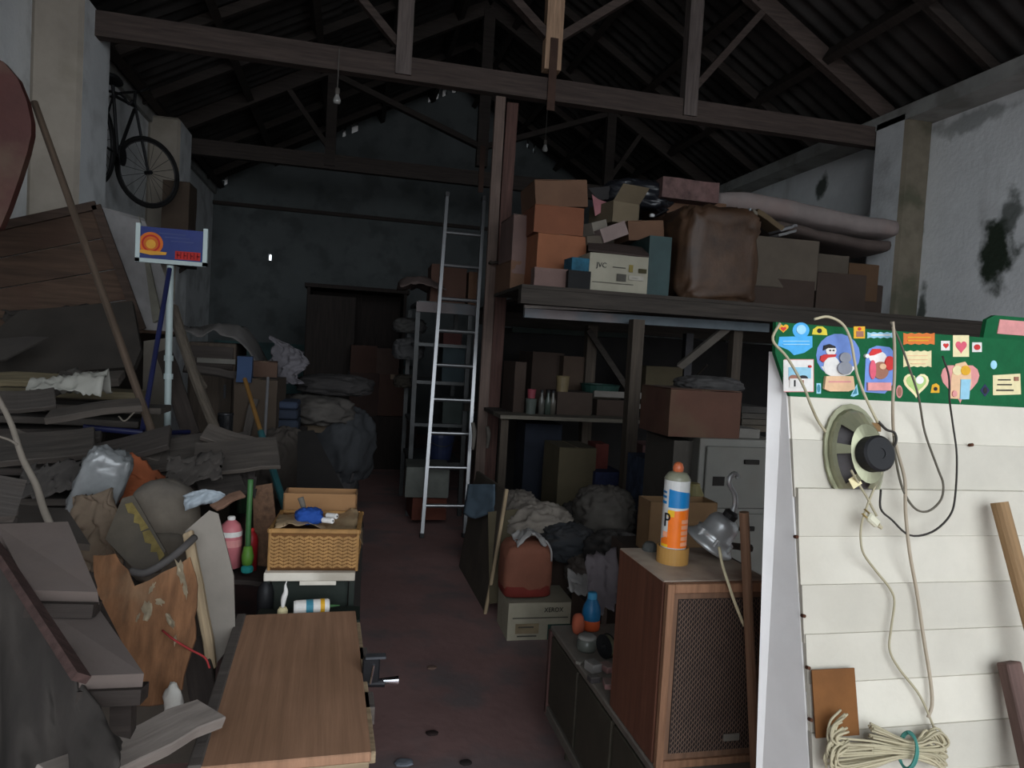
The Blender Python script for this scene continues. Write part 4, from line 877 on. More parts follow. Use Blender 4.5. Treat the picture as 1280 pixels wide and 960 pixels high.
# dusty backpack, album board, brown cloth
dustc = mat('dusty_canvas', (96, 88, 78), var=.18, scale=14, dust=.6, bump=.2)
p = aty(200, 716, 2.75); bk = thing('backpack', 'dusty domed backpack behind the torn album board', 'backpack', p+V((0, 0.02, -.03)))
carton('dusty carton under the backpack', V((p.x, p.y+.06, 0)), (.34, .26, p.z-.03), cardboard('dusty', (84, 76, 68)), tape=False)
bm = nb(); blob(bm, (.125, .09, .19), 6, .03, 2, 32, 20, .8); obj('body', bm, dustc, bk, smooth=True)
bm = nb(); blob(bm, (.085, .04, .09), 8, .04, 2, 24, 14, .6, c=(.02, -.075, .02)); obj('pocket', bm, dustc, bk, smooth=True)
for s in range(5):
    bm = nb(); tube(bm, [V((.06+.018*s, -.09+.012*s, .16-.02*s)), V((.085+.014*s, -.10+.012*s, .11-.02*s)), V((.07+.014*s, -.105+.012*s, .04))], .006, n=6); obj('strap', bm, mat('dark_strap', (56, 52, 50)), bk, smooth=True)
ab = [aty(152, 622, 2.62), aty(166, 618, 2.62), aty(208, 690, 2.42), aty(198, 712, 2.38), aty(168, 712, 2.38), aty(130, 672, 2.5)]
al_ = quad_board('tilted old album cover with a torn yellow edge', ab, .03, mat('album_cover', (92, 84, 72), var=.2, scale=12, dust=.5, stain=.3), name='album', cat='album')
iv = al_.matrix_world.inverted()
for k, pts in enumerate(([(156, 630), (165, 628), (186, 660), (176, 664), (174, 655), (167, 653), (168, 643), (160, 641)], [(178, 665), (187, 662), (206, 694), (199, 701), (196, 690), (188, 690), (189, 680), (181, 678)])):
    bm = nb(); loc = [iv @ atp(x, y, al_.matrix_world @ V((0, 0, .003)), (al_.matrix_world.to_3x3() @ V((0, 0, 1)))) for x, y in pts]
    bm.faces.new([bm.verts.new(q) for q in loc]); bmesh.ops.solidify(bm, geom=bm.faces[:], thickness=.003); obj('torn_page', bm, mat('yellowed_paper', (176, 156, 96), var=.3, scale=30, stain=.3), al_)
def bc_f(u, v):
    px = 78 + 56*u + 10*v; py = 628 + 14*sin(u*3) - 22*sin(pi*u*.8) + 96*v; Yq = 2.70 - .12*v
    q = aty(px, py, Yq); w1 = wrinkle((u*1.4, v, 0), 8, 2.6, .03); return q + V((w1*.5, w1, w1*.3))
cloth('brown dusty cloth hanging left of the album cover', bc_f, 24, 24, mat('brown_cloth', (102, 88, 74), var=.25, scale=9, rough=.95, bump=.15), th=.005)
bm = nb(); pts = [aty(163, 714, 2.3), aty(182, 716, 2.28), aty(208, 702, 2.3), aty(230, 684, 2.34), aty(243, 672, 2.4)]; tube(bm, [p-pts[0] for p in pts], .0115, n=10); o = obj('grey_hose', bm, mat('grey_hose', (84, 80, 78)), smooth=True); o.location = pts[0]; tag(o, 'bent grey hose lying over the top of the torn plywood', 'hose')
# crumpled silver container, rust-coloured cloth
p = aty(104, 640, 2.8); sc_ = thing('silver_can', 'crumpled silvery plastic container among the boards', 'container', p+V((0, .04, -.02)), rot=(rad(10), rad(18), .3))
bm = nb(); blob(bm, (.07, .05, .125), 12, .16, 2.6, 34, 24, .5); obj('body', bm, mat('silver_plastic', (120, 122, 122), var=.35, rough=.25, bump=.1, spec=.7), sc_, smooth=True)
bm = nb(); lathe(bm, [(.02, .2), (.024, .2), (.024, .225), (.018, .228), (0, .228)], n=16); obj('cap', bm, dkmet, sc_)
cloth('rust-orange cloth bundled behind the dusty backpack', lambda u, v: aty(118+95*u, 612-34*sin(pi*u)*(.6+.4*sin(4*u))*(1-v)-6 + 30*v, 3.05-.18*v) + V((0, 1, .5))*wrinkle((u*2, v, 0), 11, 2.5, .03), 26, 12, mat('rust_cloth', (132, 72, 44), var=.25, rough=.95, bump=.15), th=.006)
# bleached branch
bm = nb(); pts = [aty(-4, 494, 2.5), aty(14, 530, 2.48), aty(28, 572, 2.46), aty(45, 606, 2.44), aty(56, 640, 2.4), aty(78, 688, 2.36)]; tube(bm, [p-pts[0] for p in pts], lambda t: .008+.004*t, n=8); branchm = mat('grey_bark', (118, 110, 100), var=.2, bump=.3)
tube(bm, [aty(-3, 545, 2.47)-pts[0], aty(12, 550, 2.46)-pts[0], aty(22, 556, 2.46)-pts[0]], .004, n=6); o = obj('dry_branch', bm, branchm, smooth=True); o.location = pts[0]; tag(o, 'thin grey dry branch lying across the left heap', 'branch')
# wood panels at the left margin, mid height
quad_board('dusty sloping sheet of hardboard at the left margin', [aty(-20, 590, 2.35), aty(34, 600, 2.4), aty(22, 640, 2.2), aty(-20, 652, 2.15)], .02, greydust, name='hardboard', cat='board')
quad_board('wide dusty board sloping below the dry branch', [aty(25, 625, 2.6), aty(85, 632, 2.6), aty(110, 700, 2.3), aty(20, 662, 2.3)], .02, mat('dark_board', (70, 62, 56), dust=.5), name='board')
# silver-blue plastic scrap, brown slat, bottles, brush
cloth('pale blue-grey plastic scrap over the backpack', lambda u, v: aty(228+52*u, 620-6*sin(3*u)+22*v*(1-u*.3), 2.62) + V((0, 1, 0))*wrinkle((u, v, 0), 3, 3, .03), 14, 8, mat('bluegrey_plastic', (150, 158, 164), rough=.4), name='plastic_scrap', cat='plastic', th=.002)
plank('thin brown slat lying over the pale upright board', aty(268, 634, 2.56), aty(304, 616, 2.62), .035, .012, wood('brown_slat', (112, 84, 68)), n=(0, -.6, .8), name='slat', cat='slat')
Yq = 2.95
def bottle(label, px, y0, y1, r, prof, m, capm, Y=Yq, name='bottle', cat='bottle', parts=()):
    b0 = aty(px, y1, Y); h = aty(px, y0, Y).z-b0.z; t = thing(name, label, cat, b0)
    bm = nb(); lathe(bm, [(0, 0)]+[(r*a, h*z) for a, z in prof], n=18); obj('body', bm, m, t, smooth=True)
    bm = nb(); lathe(bm, [(r*prof[-1][0]*1.1, h*prof[-1][1]), (r*prof[-1][0]*1.1, h*.98), (r*prof[-1][0]*.8, h), (0, h)], n=14); obj('cap', bm, capm, t, smooth=True)
    for z0, z1, mm in parts:
        bm = nb(); lathe(bm, [(r*1.01, h*z0), (r*1.01, h*z1)], n=18); obj('label', bm, mm, t)
    return t
PB = [(1, .0), (1, .72), (.8, .84), (.32, .93)]
shelfb = plank('dark board under the pink and red bottles', aty(268, 716, Yq+.02), aty(345, 722, Yq+.02), .2, .02, dkwood)
bottle('pink bottle with a white shoulder behind the pale board', 287, 645, 708, .043, PB, mat('pink_plastic', (206, 120, 126), rough=.4, bump=0), PAP['white'], parts=((.62, .72, PAP['white']), (.42, .56, PAP['pink'])))
bottle('small red bottle right of the green brush', 313, 660, 712, .026, PB, mat('red_plastic', (160, 36, 40), rough=.4, bump=0), PAP['red'], Y=Yq+.06)
gb = thing('green_brush', 'bright green long-handled brush standing between the bottles', 'brush', aty(309, 705, Yq-.06))
bm = nb(); tube(bm, [V((0, 0, .06)), V((-.003, .01, .18)), V((-.004, .03, .33))], .011, n=8); obj('handle', bm, mat('green_plastic', (56, 96, 54), rough=.5), gb, smooth=True)
bm = nb(); lathe(bm, [(0, -.01), (.02, 0), (.024, .03), (.016, .07), (0, .075)], n=14); obj('grip', bm, mat('lime_plastic', (92, 138, 52), rough=.5), gb, smooth=True)
bm = nb(); blob(bm, (.022, .02, .016), 2, .1, 3, 12, 8); o = obj('tip', bm, mat('teal_plastic', (30, 120, 116)), gb); o.location = (0, 0, -.035)
bt = bottle('dark green bottle with a white cap above the bottles', 306, 580, 640, .034, [(1, 0), (1, .6), (.6, .8), (.5, .88)], mat('bottle_green', (24, 36, 26), rough=.3, bump=0), PAP['white'], Y=3.2)
quad_board('narrow brown board standing behind the green brush', [aty(316, 608, 3.12), aty(340, 604, 3.12), aty(352, 716, 3.08), aty(318, 716, 3.08)], .02, wood('mid_brown', (98, 72, 54), stretch=GRAINZ), name='board')
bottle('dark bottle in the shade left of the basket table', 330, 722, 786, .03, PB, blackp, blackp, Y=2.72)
# ================================================================== left heap, middle distance
GRIME_SHADE[:] = [.28, .70]
# lumber stack: long boards lying across the heap
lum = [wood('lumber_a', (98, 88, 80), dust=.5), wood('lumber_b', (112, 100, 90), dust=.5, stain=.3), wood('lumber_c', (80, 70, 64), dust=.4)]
rr = random.Random(11)
chest = thing('old_chest', 'big dusty chest buried under the lumber stack on the left', 'chest', (-1.52, 4.0, 0))
bm = nb(); bx(bm, (0, 0, .36), (1.5, 1.1, .72), bevel=.01); obj('body', bm, lum[2], chest)
bm = nb(); bx(bm, (0, 0, .74), (1.56, 1.16, .04), bevel=.006); obj('lid', bm, lum[0], chest)
lab = ['long grey board, {} of the lumber stack under the white crumpled bag'.format(k) for k in ('lowest', 'second from the bottom', 'third from the bottom', 'fourth from the bottom', 'middle', 'third from the top', 'second from the top', 'topmost')]
for k in range(8):
    z = .78 + .055*k; y = 3.50 + .035*k
    x0 = -2.30 + rr.uniform(0, .1); x1 = -.98 + rr.uniform(-.18, .12)
    plank(lab[k], (x0, y+rr.uniform(-.03, .05), z+.01), (x1, y+rr.uniform(-.05, .06), z+rr.uniform(-.01, .02)), .20, .032, lum[k % 3], group='boards of the lumber stack', name='lumber_board', cat='board', rag=.02)
for k in range(7):
    z = .78 + .07*k; y = 3.86+.05*k
    plank(['lowest', 'second lowest', 'third lowest', 'third highest', 'second highest', 'highest'][k] + ' grey board in the rear row of the lumber stack' if k < 6 else 'yellowish board on the back of the lumber stack', (-2.3, y, z), (-1.15+rr.uniform(-.2, .1), y+.04, z+.01), .24, .045, lum[(k+1) % 3] if k < 6 else wood('yellow_board', (150, 134, 96), dust=.3), group='rear lumber boards' if k < 6 else None, name='lumber_board', cat='board', rag=.02)
plank('yellowish-topped plank lying along the back of the heap', aty(-30, 474, 3.72), aty(78, 475, 3.72), .10, .03, wood('yellow_plank', (158, 140, 98), dust=.2), n=(0, -.4, .9))
plank('grey plank continuing right of the yellowish plank', aty(72, 474, 3.75), aty(152, 473, 3.75), .10, .04, lum[1], n=(0, -.4, .9))
for k, (a, b, w, t) in enumerate((((88, 588), (262, 556), .16, .03), ((150, 578), (280, 560), .20, .02), ((30, 590), (210, 548), .14, .03), ((-10, 566), (120, 552), .18, .03), ((240, 575), (345, 566), .2, .02), ((245, 602), (300, 596), .22, .02))):
    plank(['grey dusty board sloping over the silvery container', 'dusty board with a curled dark edge over the rust-orange cloth', 'long board between the lumber stack and the silvery container', 'board lying at the left margin under the lumber stack', 'low board behind the green bottle', 'short board behind the dusty backpack'][k], aty(*a, 3.3-.05*k), aty(*b, 3.35-.05*k), w, t, lum[k % 3], n=(0, -.5, .86), rag=.015)
for k, (a, b, w, t, n_, lb) in enumerate((
  ((60, 520), (175, 505), .09, .03, (0, -.3, .9), 'narrow grey board lying just right of the white crumpled bag'),
  ((-10, 505), (70, 498), .12, .025, (0, -.6, .8), 'short board at the left margin beside the white crumpled bag'),
  ((100, 582), (205, 556), .07, .03, (.1, -.7, .7), 'narrow board crossing the heap below the navy pole'),
  ((10, 545), (95, 580), .08, .02, (0, -.7, .7), 'small board sloping down to the right at the left margin'),
  ((195, 590), (268, 612), .07, .02, (0, -.6, .8), 'small board sloping down behind the backpack'),
  ((225, 560), (310, 545), .05, .03, (0, -.8, .6), 'thin lath lying right of the sign post foot'),
  ((255, 540), (325, 560), .10, .02, (0, -.5, .8), 'board sloping down under the weathered pole'),
  ((20, 615), (120, 588), .06, .03, (0, -.7, .7), 'thin board rising left of the silvery container'),
  ((230, 460), (300, 470), .05, .03, (0, -.8, .5), 'thin lath across the front of the drawer cabinet'),
  ((150, 560), (232, 575), .08, .02, (0, -.5, .8), 'small board lying in front of the foot of the sign post'),
  ((300, 575), (318, 500), .05, .02, (0, -1, .2), 'upright lath behind the teal mop handle'),
  ((5, 560), (130, 545), .05, .03, (0, -.5, .8), 'long thin lath on the left heap below the lumber stack'))):
    yb = {8: 1.35, 10: 1.3, 5: .6}.get(k, 0)
    plank(lb, aty(*a, 3.22+yb+.03*(k % 4)), aty(*b, 3.28+yb+.04*(k % 3)), w, t, lum[(k*2+1) % 3], n=n_, rag=.012, name='lath' if 'lath' in lb else 'plank', cat='lath' if 'lath' in lb else 'plank')
for k, (u0, v0, du, dv, Yq, colr, lb) in enumerate(((205, 575, 70, 34, 3.0, (92, 84, 78), 'dusty crumpled sacking over the boards behind the backpack'), (20, 585, 75, 40, 2.95, (86, 80, 76), 'dusty crumpled paper at the left of the silvery container'), (255, 590, 62, 40, 3.15, (72, 64, 60), 'dark crumpled cloth behind the green bottle'), (30, 470, 70, 26, 3.75, (96, 90, 84), 'dusty cloth lying over the rear of the lumber stack'), (0, 388, 120, 34, 4.5, (70, 62, 56), 'dark crumpled tarpaulin under the tipped crate'))):
    cloth(lb, lambda u, v: aty(u0+du*u, v0+dv*v+4*sin(5*u), Yq-.12*v) + V((.2, 1, .6))*wrinkle((u*2, v*1.4, 0), 80+k, 2.6, .03), 22, 14, mat('jumble_%d' % k, colr, var=.25, rough=.95, bump=.2, scale=12), th=.004)
p = aty(80, 516, 3.45)
def wb(u, v): 
    q = V((p.x-.14+.30*u, p.y-.05+.16*v, 0)); q.z = 1.245 + .10*sin(pi*min(1, v*1.1))*(.35+.65*u) + wrinkle((u*2, v*2, 0), 6, 2.2, .03); return q
cloth('crumpled white plastic bag lying on the lumber stack', wb, 26, 18, mat('white_plastic', (206, 206, 194), var=.1, rough=.5), name='white_bag', cat='bag', th=.003)
# big tipped crate and the boards around it
crm = wood('crate_brown', (98, 68, 48), var=.4, stain=.9, stain_col=(62, 44, 34))
Yc = 4.7
f0, f1, f2, f3 = aty(-40, 292, Yc), aty(121, 257, Yc), aty(178, 412, Yc), aty(-30, 440, Yc)
ct = thing('wooden_crate', 'big tipped brown wooden crate high on the left heap', 'crate', (f2.x, Yc, f2.z))
inv = Mx.Translation(-ct.location)
back = V((.17, .34, .0))
def face(pts, m, nm, th=.02):
    bm = nb(); pts = [inv @ V(q) for q in pts]; n_ = (pts[1]-pts[0]).cross(pts[2]-pts[0]).normalized()
    A_ = [bm.verts.new(q) for q in pts]; B_ = [bm.verts.new(q+n_*th) for q in pts]
    bm.faces.new(A_); bm.faces.new(B_[::-1])
    for i in range(len(pts)): bm.faces.new((A_[i], B_[i], B_[(i+1) % len(pts)], A_[(i+1) % len(pts)]))
    bmesh.ops.recalc_face_normals(bm, faces=bm.faces[:]); return obj(nm, bm, m, ct)
for k in range(4):
    s = lambda t: (f0.lerp(f3, t), f1.lerp(f2, t)); a, b = s(k/4+.004), s((k+1)/4-.004)
    face((a[0], a[1], b[1], b[0]), crm, 'front_board')
sidem_lit = mat('crate_side', (190, 188, 190), var=.15, dust=.3, stain=.3)  # pale tone paints in the light on this side of the crate
face((f1, f1+back, f2+back, f2), sidem_lit, 'side_panel'); face((f0, f0+back, f1+back, f1), sidem_lit, 'lid'); face((f3, f3+back, f2+back, f2), crm, 'bottom')
for a, b in ((f1, f2), (f0, f1)):
    bm = nb(); bar(bm, inv @ (a+V((0, -.012, 0))), inv @ (b+V((0, -.012, 0))), .05, .02, n=(0, -1, 0)); obj('edge_batten', bm, wood('crate_edge', (88, 64, 50)), ct)
support = carton('stack of dark cartons holding up the tipped crate', (-1.86, 5.2, 0), (.8, .7, 1.5), cardboard('dark', (74, 62, 52)))
quad_board('dark dusty board lying in front of the tipped crate', [aty(25, 388, 4.45), aty(165, 376, 4.45), aty(178, 440, 4.3), aty(170, 462, 4.25), aty(-20, 468, 4.2), aty(-20, 420, 4.35)], .04, mat('dark_panel', (62, 54, 46), var=.2, dust=.3), name='dark_board')
quad_board('dark dusty flap of card below the tipped crate at the margin', [aty(-20, 425, 4.1), aty(32, 420, 4.1), aty(62, 424, 4.1), aty(5, 448, 4.0), aty(-20, 452, 4.0)], .01, mat('dark_card', (78, 70, 64), dust=.3), name='card_flap', cat='card')
quad_board('tall pale board leaning behind the blue sign', [aty(160, 274, 5.0), aty(174, 270, 5.0), aty(202, 398, 4.8), aty(190, 404, 4.8)], .02, mat('pale_board', (142, 138, 122), stain=.4), name='pale_board')
quad_board('second pale board leaning just right of the first', [aty(178, 325, 5.1), aty(186, 322, 5.1), aty(206, 392, 4.95), aty(198, 402, 4.95)], .02, mat('pale_board_b', (122, 112, 100), stain=.4), name='pale_board')
a = aty(43, 128, 4.05); b = aty(193, 548, 3.42)
pole('long brown broom handle leaning against the tipped crate', a, b, .0165, wood('broom_brown', (116, 92, 72), var=.3), 'broom_handle', 'handle', n=12, r2=.018)
# dark red rounded panel at the left margin
redp = mat('dark_red_paint', (112, 52, 46), var=.15, scale=5, rough=.5, stain=.5, stain_col=(96, 82, 66))
pts = [(-60, 60), (-20, 66), (4, 77), (22, 98), (33, 125), (39, 152), (39, 168), (34, 190), (24, 222), (10, 262), (0, 285), (-40, 300), (-70, 290)]
rp = quad_board('dark red round-ended panel at the left margin', [aty(x, y, 3.9) for x, y in pts], .05, redp, name='round_panel', cat='panel')
# sign on a white post
GRIME_SHADE[:] = [0, .85]
Ysg = 4.15; p = aty(209, 540, Ysg)
sg = thing('sign_post', 'white post carrying a blue sign with a red band and an orange ring emblem', 'sign', p)
grp_ = mat('whitish_enamel', (190, 204, 202), var=.06, rough=.4)
s0 = aty(213, 332, Ysg)-p
bm = nb(); tube(bm, [V((0, 0, 0)), V(s0*.5), V(s0)], .018, n=14, k=4); obj('post', bm, grp_, sg, smooth=True)
for t_ in (.32, .43):
    q = s0*t_; bm = nb(); cyl(bm, q, q+V((0, 0, .03)), .024, n=14); obj('collar', bm, grp_, sg)
b0, b1 = aty(172, 326, Ysg)-p, aty(256, 330, Ysg)-p; t0_, t1_ = aty(174, 281, Ysg)-p, aty(258, 289, Ysg)-p
zc = ((b0.z+b1.z)/2+(t0_.z+t1_.z)/2)/2; hh = ((t0_.z+t1_.z)-(b0.z+b1.z))/2; ww = ((b1.x-b0.x)+(t1_.x-t0_.x))/2; xc = (b0.x+b1.x+t0_.x+t1_.x)/4
bd = nb(); bx(bd, (0, 0, 0), (ww-.02, .014, hh-.01)); board = obj('sign_board', bd, mat('sign_blue', (20, 40, 110), var=.1, rough=.5, dust=0, stain=.25, stain_col=(24, 34, 70)), sg); board.location = (xc, 0, zc)
for c, q in (((-ww/2, 0, 0), (.022, .03, hh+.02)), ((ww/2, 0, -.0), (.022, .03, hh+.02)), ((0, 0, -hh/2), (ww+.022, .03, .022))):
    bm = nb(); bx(bm, c, q); obj('frame', bm, grp_, board)
def disc(r, m, nm, y, x=0, z=0, sx=1):
    bm = nb(); prism(bm, [(x+sx*r*cos(t*pi/12), z+r*sin(t*pi/12)) for t in range(24)], 'y', y, -.0068); return obj(nm, bm, m, board)
ex, ez = -ww*.31, .0
sor, syel, sred = mat('sign_orange', (216, 112, 44), bump=0), mat('sign_yellow', (222, 160, 60), bump=0), mat('sign_red', (176, 44, 40), bump=0)
disc(.060, sor, 'ring_emblem', -.008, ex, ez); disc(.046, sred, 'ring_emblem', -.0086, ex, ez); disc(.037, sor, 'ring_emblem', -.0092, ex, ez); disc(.024, syel, 'ring_emblem', -.0098, ex, ez-.004)
bm = nb(); prism(bm, [(ex-.075, ez-.036), (ex+.08, ez-.042), (ex+.075, ez-.056), (ex, ez-.062), (ex-.075, ez-.05)], 'y', -.0105, -.0068); obj('emblem_banner', bm, syel, board)
bm = nb(); prism(bm, [(ww*.05, -hh*.40), (ww*.43, -hh*.40), (ww*.43, -hh*.16), (ww*.05, -hh*.16)], 'y', -.008, -.0068); obj('red_band', bm, sred, board)
for k in range(7):
    bm = nb(); x = ww*.08 + ww*.05*k; prism(bm, [(x, -hh*.37), (x+ww*.012, -hh*.37), (x+ww*.012, -hh*.19), (x, -hh*.19)], 'y', -.009, -.0068); obj('letter_stroke', bm, mat('sign_darkred', (120, 24, 28), bump=0), board)
    if k % 2 == 0:
        bm = nb(); prism(bm, [(x, -hh*.30), (x+ww*.04, -hh*.30), (x+ww*.04, -hh*.26), (x, -hh*.26)], 'y', -.009, -.0068); obj('letter_stroke', bm, mat('sign_darkred', (120, 24, 28), bump=0), board)
for k in range(3):
    bm = nb(); prism(bm, [(-ww*.2+.03*k, hh*(.3-.1*k)), (ww*.2+.02*k, hh*(.3-.1*k)), (ww*.2+.02*k, hh*(.33-.1*k)), (-ww*.2+.03*k, hh*(.33-.1*k))], 'y', -.0075, -.0068); obj('faded_line', bm, mat('sign_faded', (74, 84, 130), bump=0), board)
GRIME_SHADE[:] = [.1, .85]
navy = mat('navy_metal', (30, 36, 84), rough=.45, bump=0)
pole('navy blue metal pole leaning against the white sign post', aty(212, 336, Ysg-.06), aty(178, 538, 3.6), .0125, navy, 'metal_pole')
pole('navy blue metal pole lying flat at the foot of the sign post', aty(104, 534, 3.45), aty(178, 541, 3.5), .014, navy, 'metal_pole')
pole('short navy pole lying right of the foot of the sign post', aty(176, 542, 3.55), aty(236, 540, 3.95), .012, navy, 'metal_pole')
bm = nb(); tube(bm, [aty(148, 520, 3.42)-aty(148, 520, 3.42), aty(156, 526, 3.42)-aty(148, 520, 3.42), aty(168, 515, 3.42)-aty(148, 520, 3.42)], .004); o = obj('bent_wire', bm, mat('pale_wire', (150, 140, 126)), smooth=True); o.location = aty(148, 520, 3.42); tag(o, 'short bent pale wire on the lumber stack', 'wire')
GRIME_SHADE[:] = [.28, .70]
# bicycle hung on the left wall
Yk = 7.6; bc0 = V((X_at(172, Yk, 3.0), Yk, aty(168, 215, Yk).z)); 
bike = thing('bicycle', 'dark old bicycle hung high on the left wall', 'bicycle', bc0, rot=(0, 0, rad(88)))
bkm = mat('bike_black', (34, 34, 38), rough=.6, bump=0); tyre = mat('tyre', (30, 29, 29), bump=.05)
ST_ = Mx.Translation((-.17, 0, 0)) @ Mx.Rotation(rad(-38), 4, 'Z') @ Mx.Translation((.17, 0, 0)); ID = Mx()
def wheel(c, M_):
    c = V(c); bm = nb(); ring = [c+V((.32*cos(2*pi*i/36), 0, .32*sin(2*pi*i/36))) for i in range(37)]; tube(bm, ring, .021, n=8, k=0); w_ = obj('wheel', place_bm(bm, M_), tyre, bike, smooth=True)
    bm = nb(); ring = [c+V((.295*cos(2*pi*i/30), 0, .295*sin(2*pi*i/30))) for i in range(31)]; tube(bm, ring, .008, n=6, k=0); obj('rim', place_bm(bm, M_), mat('dull_rim', (90, 90, 94), metal=.6, rough=.5), w_, smooth=True)
    bm = nb(); cyl(bm, c+V((0, -.04, 0)), c+V((0, .04, 0)), .02, n=10); obj('hub', place_bm(bm, M_), bkm, w_)
    for i in range(18):
        a = 2*pi*i/18; bm = nb(); cyl(bm, c, c+V((.293*cos(a), 0, .293*sin(a))), .0022, n=4); obj('spoke', place_bm(bm, M_), bkm, w_)
wheel((0, 0, 0), ST_); wheel((-.98, 0, .02), ID)
for nm, a, b, r, M_ in (('fork', (0, 0, 0), (-.17, 0, .62), .013, ST_), ('down_tube', (-.16, 0, .55), (-.55, 0, .02), .016, ID), ('top_tube', (-.17, 0, .58), (-.70, 0, .50), .015, ID), ('seat_tube', (-.55, 0, .02), (-.72, 0, .58), .015, ID), ('chain_stay', (-.55, 0, .02), (-.98, 0, .02), .01, ID), ('seat_stay', (-.70, 0, .5), (-.98, 0, .02), .009, ID), ('stem', (-.17, 0, .6), (-.16, 0, .72), .014, ST_)):
    bm = nb(); cyl(bm, a, b, r, n=8); obj(nm, place_bm(bm, M_), bkm, bike)
bm = nb(); tube(bm, [V((-.26, .22, .66)), V((-.18, .21, .72)), V((-.12, .1, .74)), V((-.14, 0, .72)), V((-.12, -.1, .74)), V((-.18, -.21, .72)), V((-.26, -.22, .66))], .012, n=8); obj('handlebar', place_bm(bm, ST_), bkm, bike, smooth=True)
bm = nb(); blob(bm, (.13, .07, .035), 2, .03, 2, 18, 10, c=(-.73, 0, .59)); obj('saddle', bm, bkm, bike, smooth=True)
bm = nb(); lathe(bm, [(0, -.005), (.09, -.005), (.09, .005), (0, .005)], n=24); o = obj('chain_ring', bm, bkm, bike); o.location = (-.55, -.04, .02); o.rotation_euler = (rad(90), 0, 0)
bm = nb(); yk = -.42; hk = [V((XL-bc0.x-.0, yk, .62)), V((-.05, yk, .60)), V((.02, yk, .52)), V((.05, yk, .56))]; tube(bm, hk, .012, n=6, k=3); o = obj('wall_hook', bm, bkm, smooth=True); o.location = bc0; tag(o, 'iron hook on the left wall carrying the bicycle', 'hook')
# wall shelf and carton near the bicycle
sh = thing('wall_shelf', 'dark plank shelf on brackets under the bicycle', 'shelf', (XL, 8.55, 2.34))
bm = nb(); bx(bm, (.25, 0, .02), (.5, 1.2, .04)); obj('shelf_board', bm, dkwood, sh)
for y in (-.45, .45):
    bm = nb(); bar(bm, (.0, y, -.3), (.4, y, .0), .04, .04, n=(0, 1, 0)); obj('bracket', bm, dkwood, sh)
l_, s_ = fitbox(200, 226, 234, 281, 8.0, .35, z=2.38); carton('brown carton standing on the wall shelf above the blue sign', l_, s_, cardboard('brown_a', (112, 90, 72)))
# cabinet with a cloth, driftwood, can and folded things behind the sign post
wcm = wood('dull_brown_cabinet', (84, 68, 54), stretch=GRAINZ, dust=.4)
Yv = 5.0; l_, s_ = fitbox(232, 428, 291, 545, Yv, .5)
kc = thing('drawer_cabinet', 'small brown drawer cabinet with a metal plate behind the sign post', 'cabinet', (l_.x, l_.y, 0)); zt = l_.z+s_[2]
bm = nb(); bx(bm, (0, 0, zt/2), (s_[0], s_[1], zt), bevel=.006); obj('body', bm, wcm, kc)
bm = nb(); bx(bm, (0, -s_[1]/2-.008, zt-.10), (s_[0]*.9, .016, .15), bevel=.003); d_ = obj('drawer', bm, dkwood, kc)
bm = nb(); bx(bm, (.03, -s_[1]/2-.022, zt-.12), (.24, .012, .035), bevel=.002); obj('handle_plate', bm, mat('handle_plate', (130, 124, 112), rough=.4), d_)
bm = nb(); bx(bm, (0, -s_[1]/2-.008, zt-.40), (s_[0]*.9, .016, .4), bevel=.003); d_ = obj('door', bm, wcm, kc)
bm = nb(); bx(bm, (.09, -s_[1]/2-.022, zt-.32), (.014, .012, .09)); obj('handle', bm, dkmet, d_)
def drape(u, v):
    x = l_.x-.22+.62*u; y = l_.y-.3+.5*v; d = max(0, u-.55)/.45; z = zt+.035+.05*sin(2.6*u+.4) - .42*d**1.6 + wrinkle((u*1.5, v, 0), 14, 2, .035)
    if v < .15: z -= .05*(1-v/.15)
    return V((x, y, z))
cloth('grey cloth draped over the drawer cabinet', drape, 30, 18, mat('grey_cloth', (118, 114, 112), var=.15, rough=.95, bump=.15), th=.006)
cloth('crumpled lilac-grey cloth hanging right of the drawer cabinet', lambda u, v: aty(330+45*u+6*sin(6*v), 418+62*v+22*u*(1-v), 5.1-.1*v) + V((.4, 1, 0))*wrinkle((u*1.6, v*1.6, 0), 19, 2.4, .06), 22, 24, mat('lilac_cloth', (130, 126, 136), var=.2, rough=.95), th=.005)
l_, s_ = fitbox(294, 445, 313, 478, 4.6, .12); carton('blue box with a pale mark standing behind the yellow mop handle', l_, s_, mat('blue_box', (50, 84, 140), var=.1), tape=False)
l_, s_ = fitbox(291, 474, 345, 570, 4.65, .4); carton('large dull brown carton under the blue box', l_, s_, cardboard('brown_b', (96, 78, 62)))
l_, s_ = fitbox(312, 452, 344, 474, 4.9, .2); carton('reddish brown carton under the lilac-grey cloth', l_, s_, cardboard('red_b', (112, 78, 60)))
dw = mat('driftwood', (120, 106, 90), var=.35, scale=10, stretch=(1, 8, 8), bump=.4)
pole('weathered pale pole leaning right of the sign post', aty(216, 385, 4.3), aty(292, 588, 3.5), .03, dw, 'weathered_pole', n=10, r2=.022, bend=-.03)
pole('thin forked weathered stick beside the weathered pole', aty(236, 448, 4.1), aty(256, 484, 3.95), .014, dw, 'weathered_stick', 'stick', n=8)
plank('dark scorched plank leaning left of the weathered pole', aty(205, 440, 4.45), aty(240, 545, 4.1), .09, .03, dkwood, n=(0, -1, .3))
p = aty(281, 546, 4.05); cnm = thing('dark_can', 'glossy dark can standing on the boards near the sign post', 'can', p)
bm = nb(); lathe(bm, [(0, 0), (.04, 0), (.04, .125), (.036, .13), (0, .13)], n=20); obj('body', bm, mat('gloss_black', (40, 42, 46), rough=.15, bump=0, spec=.8), cnm, smooth=False)
bm = nb(); lathe(bm, [(.041, .118), (.042, .124), (.041, .13)], n=20); obj('rim', bm, dkmet, cnm)
